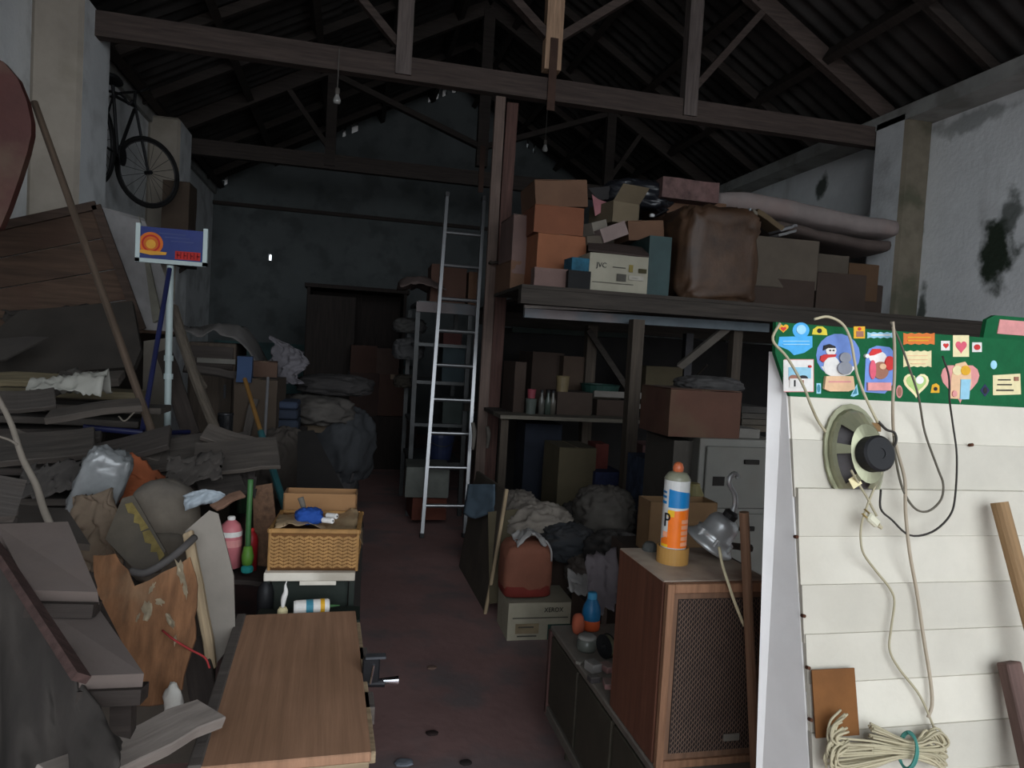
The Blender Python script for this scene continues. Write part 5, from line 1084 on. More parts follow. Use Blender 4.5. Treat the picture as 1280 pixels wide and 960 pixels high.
for k, (y0, y1, colr) in enumerate(((502, 511, (52, 70, 104)), (512, 524, (40, 52, 76)), (525, 540, (46, 60, 84)))):
    l_, s_ = fitbox(321, y0, 372, y1, 4.75, .3); bm = nb(); bx(bm, (0, 0, s_[2]/2), s_, bevel=.01); o = obj('folded_cloth', bm, mat('fold_%d' % k, colr, var=.15, bump=.2)); o.location = l_; tag(o, ['topmost folded blue cloth of the small pile', 'middle folded blue cloth of the small pile', 'lowest folded blue cloth of the small pile'][k], 'cloth', 'folded blue cloths')
l_, s_ = fitbox(319, 540, 378, 640, 4.75, .35); l_.z = 0; carton('dark carton carrying the folded blue cloths', l_, (s_[0], s_[1], aty(345, 540, 4.75).z), cardboard('dark_c', (72, 60, 54)))
l_, s_ = fitbox(381, 526, 414, 541, 5.2, .2); carton('small tan carton among the clothes heap', l_, s_, cardboard('tan_d', (124, 104, 80)))
for k, (px, py, r, colr, sd) in enumerate(((400, 600, (.24, .2, .26), (84, 82, 84), 4), (425, 560, (.22, .2, .26), (76, 80, 86), 9), (395, 512, (.30, .2, .10), (104, 98, 92), 15), (420, 482, (.24, .2, .07), (70, 66, 66), 21), (355, 585, (.14, .14, .2), (92, 82, 74), 33))):
    Yk2 = 5.4 if k < 4 else 4.4; p = aty(px, py, Yk2); p.z = max(0, p.z - r[2]*.9)
    bag(['dark grey bundle of clothes low behind the basket', 'pale blue-grey bundle of clothes beside the aisle', 'dusty brown-grey bundle on top of the clothes heap', 'small dark bundle at the back of the clothes heap', 'brownish bundle below the folded blue cloths'][k], p, r, mat('clothes_%d' % k, colr, var=.25, rough=.95, bump=.2), sd, .16, 2.4, name='clothes_bundle', cat='clothes', rz=k)
carton('dark carton behind the basket table', V((X_at(405, 3.7, .3), 3.72, 0)), (.36, .3, .64), cardboard('dark_h', (60, 54, 50)), tape=False)
quad_board('dark board leaning diagonally toward the aisle behind the basket', [aty(372, 538, 4.0), aty(392, 536, 4.0), aty(446, 640, 3.4), aty(400, 660, 3.3), aty(372, 650, 3.5)], .03, mat('near_black_board', (40, 36, 34), var=.2), name='dark_board')
# mop with teal handle, grey stick
a, m_, b = aty(306, 474, 4.3), aty(326, 540, 3.85), aty(358, 640, 3.3)
mp_ = thing('mop', 'mop handle, teal below with a yellow upper part, leaning by the basket', 'mop', b)
bm = nb(); cyl(bm, a-b, m_-b, .012, n=10); obj('upper_handle', bm, mat('yellow_handle', (196, 132, 50), rough=.5, bump=.03), mp_)
bm = nb(); cyl(bm, m_-b, (b-m_)*1.25+m_-b, .017, n=10); obj('lower_handle', bm, mat('teal_handle', (46, 140, 150), rough=.5, bump=.03), mp_)
pole('thin pale grey stick behind the teal mop handle', aty(335, 472, 4.5), aty(331, 545, 4.3), .009, mat('pale_grey_stick', (120, 120, 124)), 'stick', 'stick')
# ================================================================== back of the hall
wd_ = wood('dark_wardrobe', (56, 42, 36), stretch=GRAINZ)
Yw = 9.6; l_, s_ = fitbox(376, 362, 500, 560, Yw, .7); ztop = l_.z+s_[2]
wr = thing('wardrobe', 'dark wardrobe with an open front at the end of the aisle', 'wardrobe', (l_.x, l_.y, 0)); W = s_[0]
for nm, c, s in (('side', (-W/2+.02, 0, ztop/2), (.04, .7, ztop)), ('side', (W/2-.02, 0, ztop/2), (.04, .7, ztop)), ('back', (0, .33, ztop/2), (W, .03, ztop)), ('top', (0, -.02, ztop+.02), (W+.06, .76, .05)), ('shelf', (.2, 0, ztop-1.0), (W-.1, .6, .03))):
    bm = nb(); bx(bm, c, s); obj(nm, bm, wd_, wr)
bm = nb(); bx(bm, (-W/2+.32, -.36, ztop/2-.05), (.62, .03, ztop-.1), bevel=.004); d_ = obj('door', bm, wood('wardrobe_door', (60, 48, 42), stretch=GRAINZ), wr)
bm = nb(); bx(bm, (-W/2+.58, -.385, ztop/2), (.02, .03, .12)); obj('handle', bm, dkmet, d_)
for k, (x0, y0, x1, y1, colr) in enumerate(((437, 432, 470, 466, (104, 66, 54)), (470, 436, 498, 468, (96, 70, 60)), (436, 466, 472, 520, (84, 58, 50)), (472, 468, 505, 520, (100, 66, 54)))):
    l_, s_ = fitbox(x0, y0, x1, y1, 9.0, .4); carton(['upper left reddish carton before the wardrobe', 'upper right reddish carton before the wardrobe', 'lower left dark carton before the wardrobe', 'lower right reddish carton before the wardrobe'][k], l_, s_, cardboard('back_%d' % k, colr), group='cartons before the wardrobe')
bm = nb(); bx(bm, (0, 0, aty(470, 520, 9.0).z/2), (1.0, .5, aty(470, 520, 9.0).z)); o = obj('dark_bench', bm, wd_); o.location = (X_at(470, 9.2, .5), 9.22, 0); tag(o, 'dark bench carrying the cartons before the wardrobe', 'bench')
# hanging bulbs
for k, (px, y0, y1, Yh) in enumerate(((421, 60, 130, 6.0), (681, 118, 190, 7.5))):
    t_, b = aty(px, y0, Yh), aty(px, y1, Yh); t_.x = b.x
    if k == 1: t_.z = zr(b.x)-.05
    hb = thing('hanging_bulb', ['bare bulb hanging on a cord from the left of the truss', 'bare clear bulb hanging beside the tall wooden prop'][k], 'lamp', b)
    bm = nb(); cyl(bm, (0, 0, .12), (0, 0, t_.z-b.z), .004, n=6); obj('flex', bm, mat('pale_flex', (120, 116, 110)), hb)
    bm = nb(); lathe(bm, [(0, .13), (.018, .125), (.02, .09), (.016, .075)], n=14); obj('socket', bm, mat('socket', (120, 112, 104)), hb, smooth=True)
    bm = nb(); lathe(bm, [(.014, .08), (.018, .065), (.03, .035), (.032, .02), (.024, .003), (0, 0)], n=18); obj('bulb', bm, mat('bulb_glass', (200, 200, 196), rough=.1, bump=0, spec=.8), hb, smooth=True)
# ladder
lad = mat('aluminium', (170, 174, 180), var=.06, rough=.32, metal=.85, bump=.02)
La, Lb = atz(527, 674, .0), atz(580, 670, .0); Lb.y = La.y = (La.y+Lb.y)/2
La.x, Lb.x = X_at(527, La.y, 0), X_at(580, La.y, 0); zt_ = aty(560, 243, La.y+.55).z
Ta = V((X_at(559, La.y+.55, zt_), La.y+.55, zt_)); Tb = V((X_at(605, La.y+.55, zt_), La.y+.55, zt_))
ld_ = thing('ladder', 'aluminium ladder with round rungs leaning beside the tall wooden prop', 'ladder', La)
for a, b in ((V(), Ta-La), (Lb-La, Tb-La)):
    bm = nb(); bar(bm, a, b, .028, .055, n=(0, -1, .1)); s_ = obj('stile', bm, lad, ld_)
    bm = nb(); bar(bm, a-V((0, 0, .0)), a+(b-a)*.012, .034, .062, n=(0, -1, .1)); obj('rubber_foot', bm, blackp, s_)
    bm = nb(); bar(bm, a+(b-a)*.99, b+(b-a)*.004, .034, .062, n=(0, -1, .1)); obj('end_cap', bm, mat('grey_cap', (90, 90, 92)), s_)
ys = [290, 331, 373, 413, 456, 499, 541, 584, 632]
for y in ys:
    t_ = (674-y)/(674-243.); t_ = (1-(1-t_)) * .985
    # perspective-correct position along the stile
    lo_, hi_ = 0., 1.
    for _ in range(30):
        m_ = (lo_+hi_)/2; P_ = La.lerp(Ta, m_); d = P_-CAM; yy_ = 480-FPX*d.dot(UP)/d.dot(FW)
        lo_, hi_ = (m_, hi_) if yy_ > y else (lo_, m_)
    a = (Ta-La)*lo_; b = (Lb-La).lerp(Tb-La, lo_); bm = nb(); cyl(bm, a, b, .017, n=12); obj('rung', bm, lad, ld_)
# tall prop of two boards
for k, (x0, x1, y0, m_) in enumerate(((626, 598, 122, mat('pale_prop', (146, 118, 106), var=.25, scale=5, stretch=GRAIN, stain=.3)), (640, 612, 130, wood('red_prop', (120, 76, 66))))):
    t_ = aty(x0, y0, 5.98+.03*k); b = V((X_at(x1-4, 5.9, 0), 5.9+.03*k, 0))
    plank(['pale board of the tall prop under the roof truss', 'reddish board nailed to the right of the tall prop'][k], b, t_, .10 if k else .085, .05, m_, n=(0, -1, 0), name='prop_board', cat='post')
pj = aty(628, 330, 5.86); bm = nb(); tube(bm, [V((-.1, 0, 0)), V((0, -.04, .01)), V((.12, 0, 0)), V((.1, .12, -.01)), V((-.08, .12, 0)), V((-.1, 0, 0.012))], .012, n=6); o = obj('rope', bm, mat('rope', (96, 84, 72)), smooth=True); o.location = pj; tag(o, 'rope tied round the tall prop', 'rope')
# ================================================================== right: timber deck rack and its load
DZ = 1.99; DY0, DY1 = 4.6, 7.3; DX0, DX1 = X_at(650, DY0, DZ), 4.85
rackm = wood('rack_timber', (74, 64, 55), stain=.3); rackp = mat('rack_post', (98, 84, 70), var=.3, scale=5, stretch=GRAINZ, bump=.25)
rk = thing('storage_rack', 'long timber rack with a loaded top deck on the right', 'rack', (0, 0, 0))
bm = nb(); bar(bm, (DX0, DY0, DZ-.05), (DX1, DY0, DZ-.05), .09, .10); obj('front_beam', bm, rackm, rk)
bm = nb(); bar(bm, (1.30, DY1, DZ-.075), (DX1, DY1, DZ-.075), .09, .15); obj('rear_beam', bm, rackm, rk)
ny = 12
for i in range(ny):
    y = DY0-.06+(DY1-DY0+.14)*(i+.5)/ny
    dx_ = DX0 if y < 5.6 else 1.30
    bm = nb(); bx(bm, ((dx_+DX1)/2, y, DZ+.012), (DX1-dx_, (DY1-DY0+.14)/ny-.012, .024)); obj('deck_board', bm, rackm, rk)
def post(px, Y, w=.085, z=DZ-.15, z0=0, m=rackp):
    x = X_at(px, Y, 1.2); bm = nb(); bx(bm, (x, Y, (z+z0)/2), (w, w, z-z0)); obj('post', bm, m, rk); return x
xp = post(789, DY0+.06); xq = post(734, 6.0, .09); xr_ = post(913, DY0+.3, .075); post(855, 6.2, .075, m=mat('slotted_metal', (92, 92, 98), metal=.4, rough=.5)); post(1075, DY0+.06); post(1180, DY1)
post(668, DY1)
def lt(a, b, w, t_, nm, m=rackm, n=(0, -1, 0)):
    bm = nb(); bar(bm, a, b, w, t_, n=n); obj(nm, bm, m, rk)
lt(aty(735, 412, 5.9), aty(787, 490, 5.9), .05, .03, 'brace'); lt(aty(911, 408, 4.85), aty(850, 458, 5.3), .06, .03, 'brace', mat('pale_brace', (150, 142, 130), var=.2)); lt(aty(884, 456, 5.2), aty(856, 484, 5.5), .012, .012, 'rod')
lt(aty(742, 492, 5.5), aty(832, 496, 5.5), .05, .035, 'shelf_rail', mat('pale_rail', (160, 154, 146), var=.15)); lt(aty(790, 504, 5.4), aty(828, 520, 5.3), .035, .02, 'rail', mat('pale_rail', (160, 154, 146)))
lt(aty(655, 391, 4.80), aty(960, 410, 4.80), .065, .04, 'blue_rail', mat('bluegrey_rail', (120, 138, 150), var=.15, stain=.3, stain_col=(150, 120, 110)))
lt(aty(655, 383, 4.76), aty(905, 394, 4.76), .02, .03, 'white_rail', mat('chipped_white', (190, 180, 172), stain=.5, stain_col=(100, 90, 84)))
lt(aty(640, 412, 6.9), aty(790, 420, 6.9), .05, .05, 'rail', mat('dark_green_rail', (52, 66, 60)))
bm = nb(); bx(bm, ((DX0+DX1)/2+.1, DY1-.08, .92), (DX1-DX0-.3, .03, 1.8)); obj('back_panel', bm, mat('dark_hardboard', (44, 41, 40), var=.2), rk)  # added dark sheet, imitates the shade under the deck
# middle shelf and low shelf
mz = aty(720, 521, 5.3).z
for i in range(4):
    bm = nb(); bx(bm, ((DX0+.05+2.75)/2, 5.35+.3*i, mz-.014), (2.75-DX0-.05, .28, .028)); obj('shelf_board', bm, wood('shelf_pale', (128, 120, 104), stain=.3) if i == 0 else rackm, rk)
bm = nb(); bx(bm, (2.2, 6.45, mz-.05), (2.3, .06, .07)); obj('shelf_rail', bm, rackm, rk)
for x in (DX0+.1, 2.7):
    bm = nb(); bx(bm, (x, 5.3, (mz-.03)/2), (.06, .06, mz-.03)); obj('shelf_leg', bm, rackp, rk)
# ---- boxes on the deck
GRIME_SHADE[:] = [.12, .70]
D = DZ+.024
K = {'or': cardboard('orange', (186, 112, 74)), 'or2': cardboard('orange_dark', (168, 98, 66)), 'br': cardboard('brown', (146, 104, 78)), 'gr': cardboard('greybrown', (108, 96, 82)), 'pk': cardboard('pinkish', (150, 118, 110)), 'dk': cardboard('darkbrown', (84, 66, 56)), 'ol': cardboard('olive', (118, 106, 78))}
def deckbox(label, x0, y0, x1, y1, Y, d, m, z=None, **kw):
    l_, s_ = fitbox(x0, y0, x1, y1, Y, d, z=z); return carton(label, l_, s_, m, **kw), l_.z+s_[2]
_, z1 = deckbox('lowest orange-brown carton of the tall stack on the deck', 666, 293, 728, 360, 4.85, .42, K['or'], z=D, group='stack of orange cartons')
_, z2 = deckbox('middle orange-brown carton of the tall stack on the deck', 668, 258, 729, 293, 4.85, .42, K['or2'], z=z1+.004, group='stack of orange cartons')
deckbox('topmost carton of the tall orange-brown stack, tipped and open', 670, 225, 735, 258, 4.87, .42, K['br'], z=z2+.004, group='stack of orange cartons', rot=(0, rad(-6), 0))
deckbox('narrow upright carton leaning at the left end of the deck', 637, 268, 655, 330, 5.1, .4, K['pk'], z=D+.13)
deckbox('low carton under the narrow upright carton at the deck end', 634, 326, 657, 358, 5.1, .42, K['br'], z=D)
_, zj = deckbox('white printed electronics carton at the front edge of the deck', 734, 318, 808, 357, 4.62, .40, cardboard('white_print', (190, 184, 162), dust=.3), z=D, tape=False)
jv = _; w, d, h = fitbox(734, 318, 808, 357, 4.62, .40, z=D)[1]
text_part('JVC', .048, blackp, jv, front(-w*.30, -d/2-.007, h*.68), sx=1.0)
prm = mat('print_grey', (104, 100, 90), bump=0)
def dec(par, x, z, sx, sz, m, nm='printed_patch', y=None):
    bm = nb(); bx(bm, (x, y if y is not None else -d/2-.0065, z), (sx, .0015, sz)); obj(nm, bm, m, par)
dec(jv, .0, h*.66, w*.22, .006, prm); dec(jv, .02, h*.40, w*.16, .05, prm); dec(jv, w*.40, h*.62, w*.14, .03, mat('print_olive', (84, 78, 44), bump=0)); dec(jv, w*.3, h*.42, w*.25, .03, mat('print_light', (206, 200, 184), bump=0)); dec(jv, w*.28, h*.42, w*.12, .008, prm); dec(jv, -.04, h*.24, w*.7, .004, prm); dec(jv, .2*w, h*.66, .03, .05, mat('print_yellow', (170, 150, 70), bump=0))
# open flap lying over the printed carton, dark board behind it
quad_board('thin dark board lying above the printed carton', [aty(735, 300, 4.9), aty(812, 310, 4.9), aty(812, 318, 4.7), aty(735, 314, 4.7)], .012, wood('dark_lath', (84, 66, 60)), name='board')
deckbox('small blue and green packet left of the printed carton', 713, 322, 735, 340, 4.60, .16, mat('blue_packet', (40, 110, 140), var=.5, scale=12), z=D+.085, tape=False)
deckbox('flat black box under the blue and green packet', 711, 338, 738, 357, 4.58, .2, mat('black_box', (40, 40, 42)), z=D, tape=False)
deckbox('orange carton with a slanted lid behind the flat black box', 668, 335, 716, 358, 4.66, .12, K['pk'], z=D, tape=False)
deckbox('upright teal case right of the printed carton', 809, 295, 836, 357, 4.75, .45, mat('teal_case', (52, 84, 84), var=.2, rough=.6), z=D, tape=False)
_, zb1 = deckbox('grey carton base in the middle of the deck heap', 736, 286, 822, 330, 5.3, .5, K['gr'], z=D+.02)
deckbox('open tan carton high in the middle of the deck heap', 758, 252, 795, 279, 5.1, .35, cardboard('tan_e', (150, 132, 104)), z=None, open_=True, tape=False, flaps=[('f', 40), ('r', 130)], rot=(0, 0, .2))
deckbox('small pale box lying tilted below the open tan carton', 752, 280, 786, 298, 4.85, .2, cardboard('pale_pink', (178, 154, 148)), z=None, rot=(0, rad(-24), .1), tape=False)
deckbox('small grey box left of the tilted pale box', 730, 294, 752, 306, 4.85, .2, K['gr'], z=None, rot=(0, rad(-8), .2), tape=False)
deckbox('brown carton with a diagonal lid right of the tilted pale box', 786, 276, 830, 300, 5.0, .35, K['br'], z=None, rot=(0, rad(-6), 0))
deckbox('pale carton stuck under the open tan carton', 735, 275, 757, 290, 4.95, .25, cardboard('pale_g', (160, 150, 136)), rot=(0, rad(-20), .3), tape=False)
for k, (pts, colr, lb) in enumerate((([(740, 243), (748, 249), (768, 256), (744, 270)], (206, 130, 136), 'pink paper sticking up in the deck heap'), ([(735, 235), (790, 230), (800, 246), (748, 250)], (70, 66, 66), 'dark crumpled sheet at the back of the deck heap'))):
    quad_board(lb, [aty(x, y, 5.25+.1*k) for x, y in pts], .006, mat('deck_sheet_%d' % k, colr), name='sheet', cat='paper')
p = aty(795, 262, 5.45); bag('black plastic sack on top of the deck heap', V((p.x, 5.5, p.z-.02)), (.26, .22, .12), mat('black_plastic', (40, 42, 50), rough=.3, bump=.15, spec=.6), 31, .16, 2.6, name='black_sack')
p = aty(815, 270, 4.98); bm = nb(); blob(bm, (.02, .02, .014), 4, .05, 2, 12, 8); o = obj('foil_scrap', bm, mat('bright_foil', (235, 238, 240), rough=.2, bump=0), smooth=True); o.location = V((p.x, p.y, p.z-.01)); tag(o, 'small bright foil scrap beside the brown sack', 'foil')
pole('thin dark rod beside the bright foil scrap', aty(818, 270, 4.97), aty(835, 262, 5.0), .008, dkmet, 'rod', 'rod')
_, zz = deckbox('pale brown carton under the patterned suitcase', 826, 250, 899, 357, 5.35, .5, K['br'], z=D)
sc1, zz2 = deckbox('patterned reddish suitcase on top of the deck heap', 827, 224, 898, 250, 5.2, .5, mat('patterned_case', (132, 98, 94), var=.5, scale=12, stain=.4, stain_col=(92, 62, 60)), z=None, tape=False)
p = aty(880, 357, 4.72); ks = thing('brown_sack', 'big shiny brown plastic sack at the front of the deck', 'sack', V((X_at(880, 4.95, D), 4.98, D)))
bm = nb(); w2 = (X_at(926, 4.9, D)-X_at(838, 4.9, D))/2; h2 = (aty(880, 268, 4.95).z-D)/2
blob(bm, (w2, .27, h2/.96), 22, .085, 2.6, 60, 40, .33); obj('body', bm, mat('brown_plastic', (94, 64, 42), var=.45, scale=6, rough=.55, bump=.3, spec=.4, stain=.4, stain_col=(62, 44, 32)), ks, smooth=True)
for k, (dx, dz_) in enumerate(((-.02, 1.25), (.12, 1.1), (-.09, 1.4))):
    bm = nb(); bx(bm, (dx, -.272, h2*dz_), (.02, .008, .09), bevel=.003); obj('tape_strip', bm, mat('shiny_tape', (190, 180, 160), rough=.15, bump=0, spec=.8), ks)
gb1, zg = deckbox('grey-brown carton with open flaps on the right of the deck', 927, 297, 1021, 345, 4.85, .5, K['gr'], z=D+.16, open_=True, tape=False)
deckbox('low dark carton under the grey-brown carton with open flaps', 925, 348, 1017, 372, 4.85, .5, K['dk'], z=D)
deckbox('small pale carton right of the grey-brown carton', 1020, 318, 1058, 340, 5.0, .3, K['gr'], z=D+.17, tape=False)
deckbox('dark carton at the right end of the deck', 1022, 342, 1080, 374, 4.95, .4, K['dk'], z=D)
deckbox('rusty brown box at the far right of the deck', 1060, 330, 1096, 350, 5.4, .4, cardboard('rusty', (112, 80, 54)), z=D+.18)
deckbox('dark carton under the rusty brown box', 1060, 355, 1100, 380, 5.4, .45, K['dk'], z=D)
# books and frames leaning on the carton
for k, (a, b, w_, colr, lb) in enumerate((((914, 290), (933, 262), .012, (176, 190, 198), 'pale blue frame edge leaning above the deck cartons'), ((926, 292), (938, 266), .05, (150, 140, 122), 'white-edged picture frame leaning above the deck cartons'), ((940, 266), (972, 288), .04, (122, 100, 70), 'brown picture frame sloping down right above the deck cartons'), ((966, 296), (988, 290), .02, (150, 150, 150), 'upper pale magazine on the grey-brown carton'), ((968, 290), (990, 283), .02, (160, 160, 164), 'lower pale magazine on the grey-brown carton'))):
    a_, b_ = aty(*a, 4.9), aty(*b, 4.9); plank(lb, a_, b_, w_, .16, mat('frame_%d' % k, colr, var=.15), n=(0, 1, 0), name='picture_frame' if k < 3 else 'magazine', cat='frame' if k < 3 else 'magazine')
# mattress lying across the far stuff
Ym = 5.5
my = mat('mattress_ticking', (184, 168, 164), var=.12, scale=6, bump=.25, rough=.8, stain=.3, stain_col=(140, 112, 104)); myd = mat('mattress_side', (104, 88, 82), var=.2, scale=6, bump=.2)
mt = thing('mattress', 'old pinkish mattress bowed over the goods at the right end of the deck', 'mattress', aty(1010, 300, Ym))
o0 = mt.location.copy(); up_ = [(900, 238), (930, 237), (975, 242), (1030, 255), (1080, 266), (1124, 271)]; dn_ = [(900, 262), (930, 265), (975, 272), (1030, 284), (1080, 294), (1124, 298)]
def msl(top_, bot_, m, nm, y0, y1):
    U = smooth_path([aty(*q, Ym)-o0 for q in top_], 9); L = smooth_path([aty(*q, Ym)-o0 for q in bot_], 9); bm = nb(); R_ = []
    for u, l in zip(U, L):
        h = (u-l).length; c = (u+l)/2; ring = []
        for j in range(20):
            a = 2*pi*j/20; cy_ = (y1-y0)/2; yy_ = (abs(cos(a))**.35)*(1 if cos(a) >= 0 else -1); zz_ = (abs(sin(a))**.5)*(1 if sin(a) >= 0 else -1)
            p_ = c+V((0, y0+cy_+cy_*yy_, h/2*zz_)); w_ = wrinkle(p_, 5, 3.2, .010); ring.append(bm.verts.new(p_+V((0, -w_ if yy_ < 0 else w_, w_*.8))))
        R_.append(ring)
    for A, B in zip(R_, R_[1:]):
        for j in range(20): bm.faces.new((A[j], A[(j+1) % 20], B[(j+1) % 20], B[j]))
    bm.faces.new(R_[0][::-1]); bm.faces.new(R_[-1]); bmesh.ops.recalc_face_normals(bm, faces=bm.faces[:])
    return obj(nm, bm, m, mt, smooth=True)
msl(up_, dn_, my, 'cover', 0, 1.5)
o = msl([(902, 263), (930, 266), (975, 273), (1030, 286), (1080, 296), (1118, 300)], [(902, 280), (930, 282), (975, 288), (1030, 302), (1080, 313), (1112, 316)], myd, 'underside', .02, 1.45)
for q0, q1 in (((up_, 0), (dn_, 1)),):
    pass
for lst, dz_ in ():
    bm = nb(); tube(bm, [aty(*q, Ym)-o0+V((0, .012, dz_)) for q in lst], .007, n=6); obj('piping', bm, mat('piping', (150, 120, 116)), mt, smooth=True)
deckbox('tall dark carton holding up the mattress', 960, 332, 1060, 372, 6.3, .7, K['dk'], z=D)
deckbox('dark carton under the left end of the mattress', 905, 297, 955, 372, 6.1, .6, K['dk'], z=D)
GRIME_SHADE[:] = [.28, .66]  # shade under and behind the rack is put into these darker colours
# ---- goods at the left end, behind the ladder: second metal rack
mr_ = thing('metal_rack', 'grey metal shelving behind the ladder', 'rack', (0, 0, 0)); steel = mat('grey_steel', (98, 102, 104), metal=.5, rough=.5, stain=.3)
Y1 = 6.5; xa, xb_ = X_at(519, Y1, 1.4), X_at(584, Y1, 1.4)
for x in (xa, xb_):
    for y in (Y1, Y1+.9):
        bm = nb(); bx(bm, (x, y, .97), (.04, .04, 1.94)); obj('upright', bm, steel, mr_)
bm = nb(); bar(bm, (xa-.02, Y1-.03, 1.93), (xb_+.05, Y1-.03, 1.93), .03, .09); obj('blue_rail', bm, mat('bluegrey_rail', (120, 138, 150), var=.15, stain=.3, stain_col=(150, 120, 110)), mr_)
shz = [aty(556, y, Y1).z for y in (378, 430, 477, 530, 578)]
for z in shz: bm = nb(); bx(bm, ((xa+xb_)/2, Y1+.45, z-.015), (xb_-xa, .9, .03)); obj('shelf', bm, steel, mr_)
def shbox(label, x0, y0, x1, y1, m, zi, Y=Y1+.05, d=.4, **kw):
    x0, x1 = x0+2, min(x1, 600)
    l_, s_ = fitbox(x0, y0, x1, y1, Y, d, z=shz[zi]); return carton(label, l_, s_, m, tape=False, **kw)
shbox('reddish carton on the top shelf behind the ladder', 536, 331, 582, 371, cardboard('reddish', (130, 84, 66)), 0)
shbox('brown carton on the top shelf nearer the prop', 583, 340, 604, 371, K['br'], 0)
shbox('dark red box on the shelf seen between the ladder rungs', 551, 412, 576, 428, mat('dark_red_box', (104, 44, 40)), 1)
shbox('dull teal box on the third shelf behind the ladder', 550, 432, 580, 452, mat('dull_teal', (54, 76, 84)), 2)
shbox('green-grey tray on the fourth shelf behind the ladder', 552, 499, 590, 513, mat('greengrey_tray', (70, 84, 80)), 3)
p = V((X_at(550, Y1+.2, shz[4]), Y1+.2, shz[4])); bk_ = thing('blue_bucket', 'blue bucket on the bottom shelf behind the ladder', 'bucket', p)
bm = nb(); lathe(bm, [(0, 0), (.10, 0), (.13, .22), (.135, .22), (.135, .24), (.125, .24), (.10, .02), (0, .02)], n=20); obj('body', bm, mat('bucket_blue', (46, 62, 116), rough=.4, bump=0), bk_)
bm = nb(); tube(bm, [V((-.135, 0, .22)), V((-.10, -.11, .17)), V((0, -.15, .14)), V((.10, -.11, .17)), V((.135, 0, .22))], .004); obj('handle', bm, steel, bk_)
cloth('greyish-pink blanket on top of the metal shelving', lambda u, v: V((X_at(497, 6.6, 2.0)+.42*u, 6.35+.5*v, shz[0]+.03+.17*sin(pi*min(1, .25+u*.6))*sin(pi*(.15+.7*v)) + wrinkle((u, v, 0), 23, 2.5, .03) - .1*max(0, .2-u))), 18, 14, mat('pink_blanket', (128, 104, 98), var=.15, rough=.95), name='blanket', cat='blanket')
for k, (px, py, r, colr) in enumerate(((512, 402, (.14, .12, .07), (96, 94, 92)), (510, 435, (.13, .12, .10), (110, 110, 112)), (507, 470, (.1, .12, .06), (90, 80, 66)))):
    p = aty(px, py+8, 7.2); bag(['grey bundle left of the metal shelving, topmost', 'pale grey bundle left of the metal shelving, middle', 'brownish bundle left of the metal shelving, lowest'][k], p-V((0, 0, .05)), r, mat('bundle_%d' % k, colr, var=.3), 40+k, .2, 2.6, name='bundle')
l_, s_ = fitbox(508, 584, 562, 622, 6.0, .45); carton('pale greenish-grey metal box at the foot of the ladder', l_, s_, mat('greengrey_box', (116, 122, 112), rough=.6), tape=False, name='metal_box')
l_, s_ = fitbox(513, 622, 556, 650, 6.05, .4); l_.z = max(.02, l_.z); carton('rust-red crate under the greenish-grey metal box', l_, s_, mat('rust_red', (140, 58, 36), var=.15), tape=False, name='crate', cat='crate')
# gloves hanging on the prop
for k, (px, y0, y1) in enumerate(((591, 528, 562), (609, 533, 560))):
    a = aty(px, y0, 5.7); b = aty(px, y1, 5.7); bm = nb(); tube(bm, [V(), (b-a)*.4+V((.012, 0, 0)), (b-a)], lambda t: .02*(1-.6*abs(t-.4)), n=8); o = obj('hanging_rag', bm, mat('pale_rag', (150, 140, 128)), smooth=True); o.location = a; tag(o, ['longer pale rag hanging behind the right stile of the ladder', 'shorter pale rag hanging on the prop'][k], 'rag')
# ---- things on the middle shelf
def mid(label, x0, y0, x1, y1, Y, d, m, **kw):
    l_, s_ = fitbox(x0, y0, x1, y1, Y, d, z=mz); return carton(label, l_, s_, m, tape=False, **kw)
mid('dark brown carton at the left end of the middle shelf', 640, 452, 654, 520, 5.5, .4, K['dk'])
mid('brown box with a dark front on the middle shelf', 694, 490, 738, 520, 5.45, .3, cardboard('mid_b', (92, 72, 60)))
mid('dull red carton behind the yellow tin', 660, 440, 700, 520, 6.1, .4, K['dk'])
mid('orange-brown carton behind the post on the middle shelf', 700, 445, 728, 488, 6.0, .3, cardboard('mid_c', (110, 84, 66)))
mid('long dark carton right of the green basin', 745, 500, 790, 520, 5.5, .3, K['dk'])
mid('large brown carton leaning deep on the shelf right of the post', 805, 458, 850, 490, 6.0, .4, K['ol'])
def cupm(label, px, py, Y, r, h, m, nm='cup', cat='cup', lab=None):
    z = mz; x = X_at(px, Y, z); t_ = thing(nm, label, cat, (x, Y, z)); bm = nb(); lathe(bm, [(0, 0), (r*.85, 0), (r, h), (r*.92, h), (r*.78, .01), (0, .01)], n=18); obj('body', bm, m, t_)
    bm = nb(); lathe(bm, [(r*1.0, h*.93), (r*1.04, h), (r, h*1.02)], n=18); obj('rim', bm, m, t_); return t_
cupm('pale jar under the pink cup on the middle shelf', 663, 500, 5.42, .045, .12, mat('pale_jar', (110, 124, 116), rough=.3), 'jar', 'jar')
t_ = cupm('pink cup standing on the pale jar', 663, 480, 5.42, .035, .07, mat('pink_cup', (200, 64, 84), rough=.5)); t_.location.z += .125
t_ = cupm('yellowish tin on top of the brown box', 701, 480, 5.50, .055, .13, mat('yellow_tin', (176, 150, 96), rough=.5), 'tin', 'tin'); t_.location.z += .18
t_ = cupm('green plastic basin on the middle shelf', 748, 480, 5.75, .17, .11, mat('green_basin', (40, 96, 84), rough=.5), 'basin', 'basin'); t_.location.z += .14
mid('flat board stack under the green basin', 733, 492, 775, 520, 5.6, .3, K['gr'])
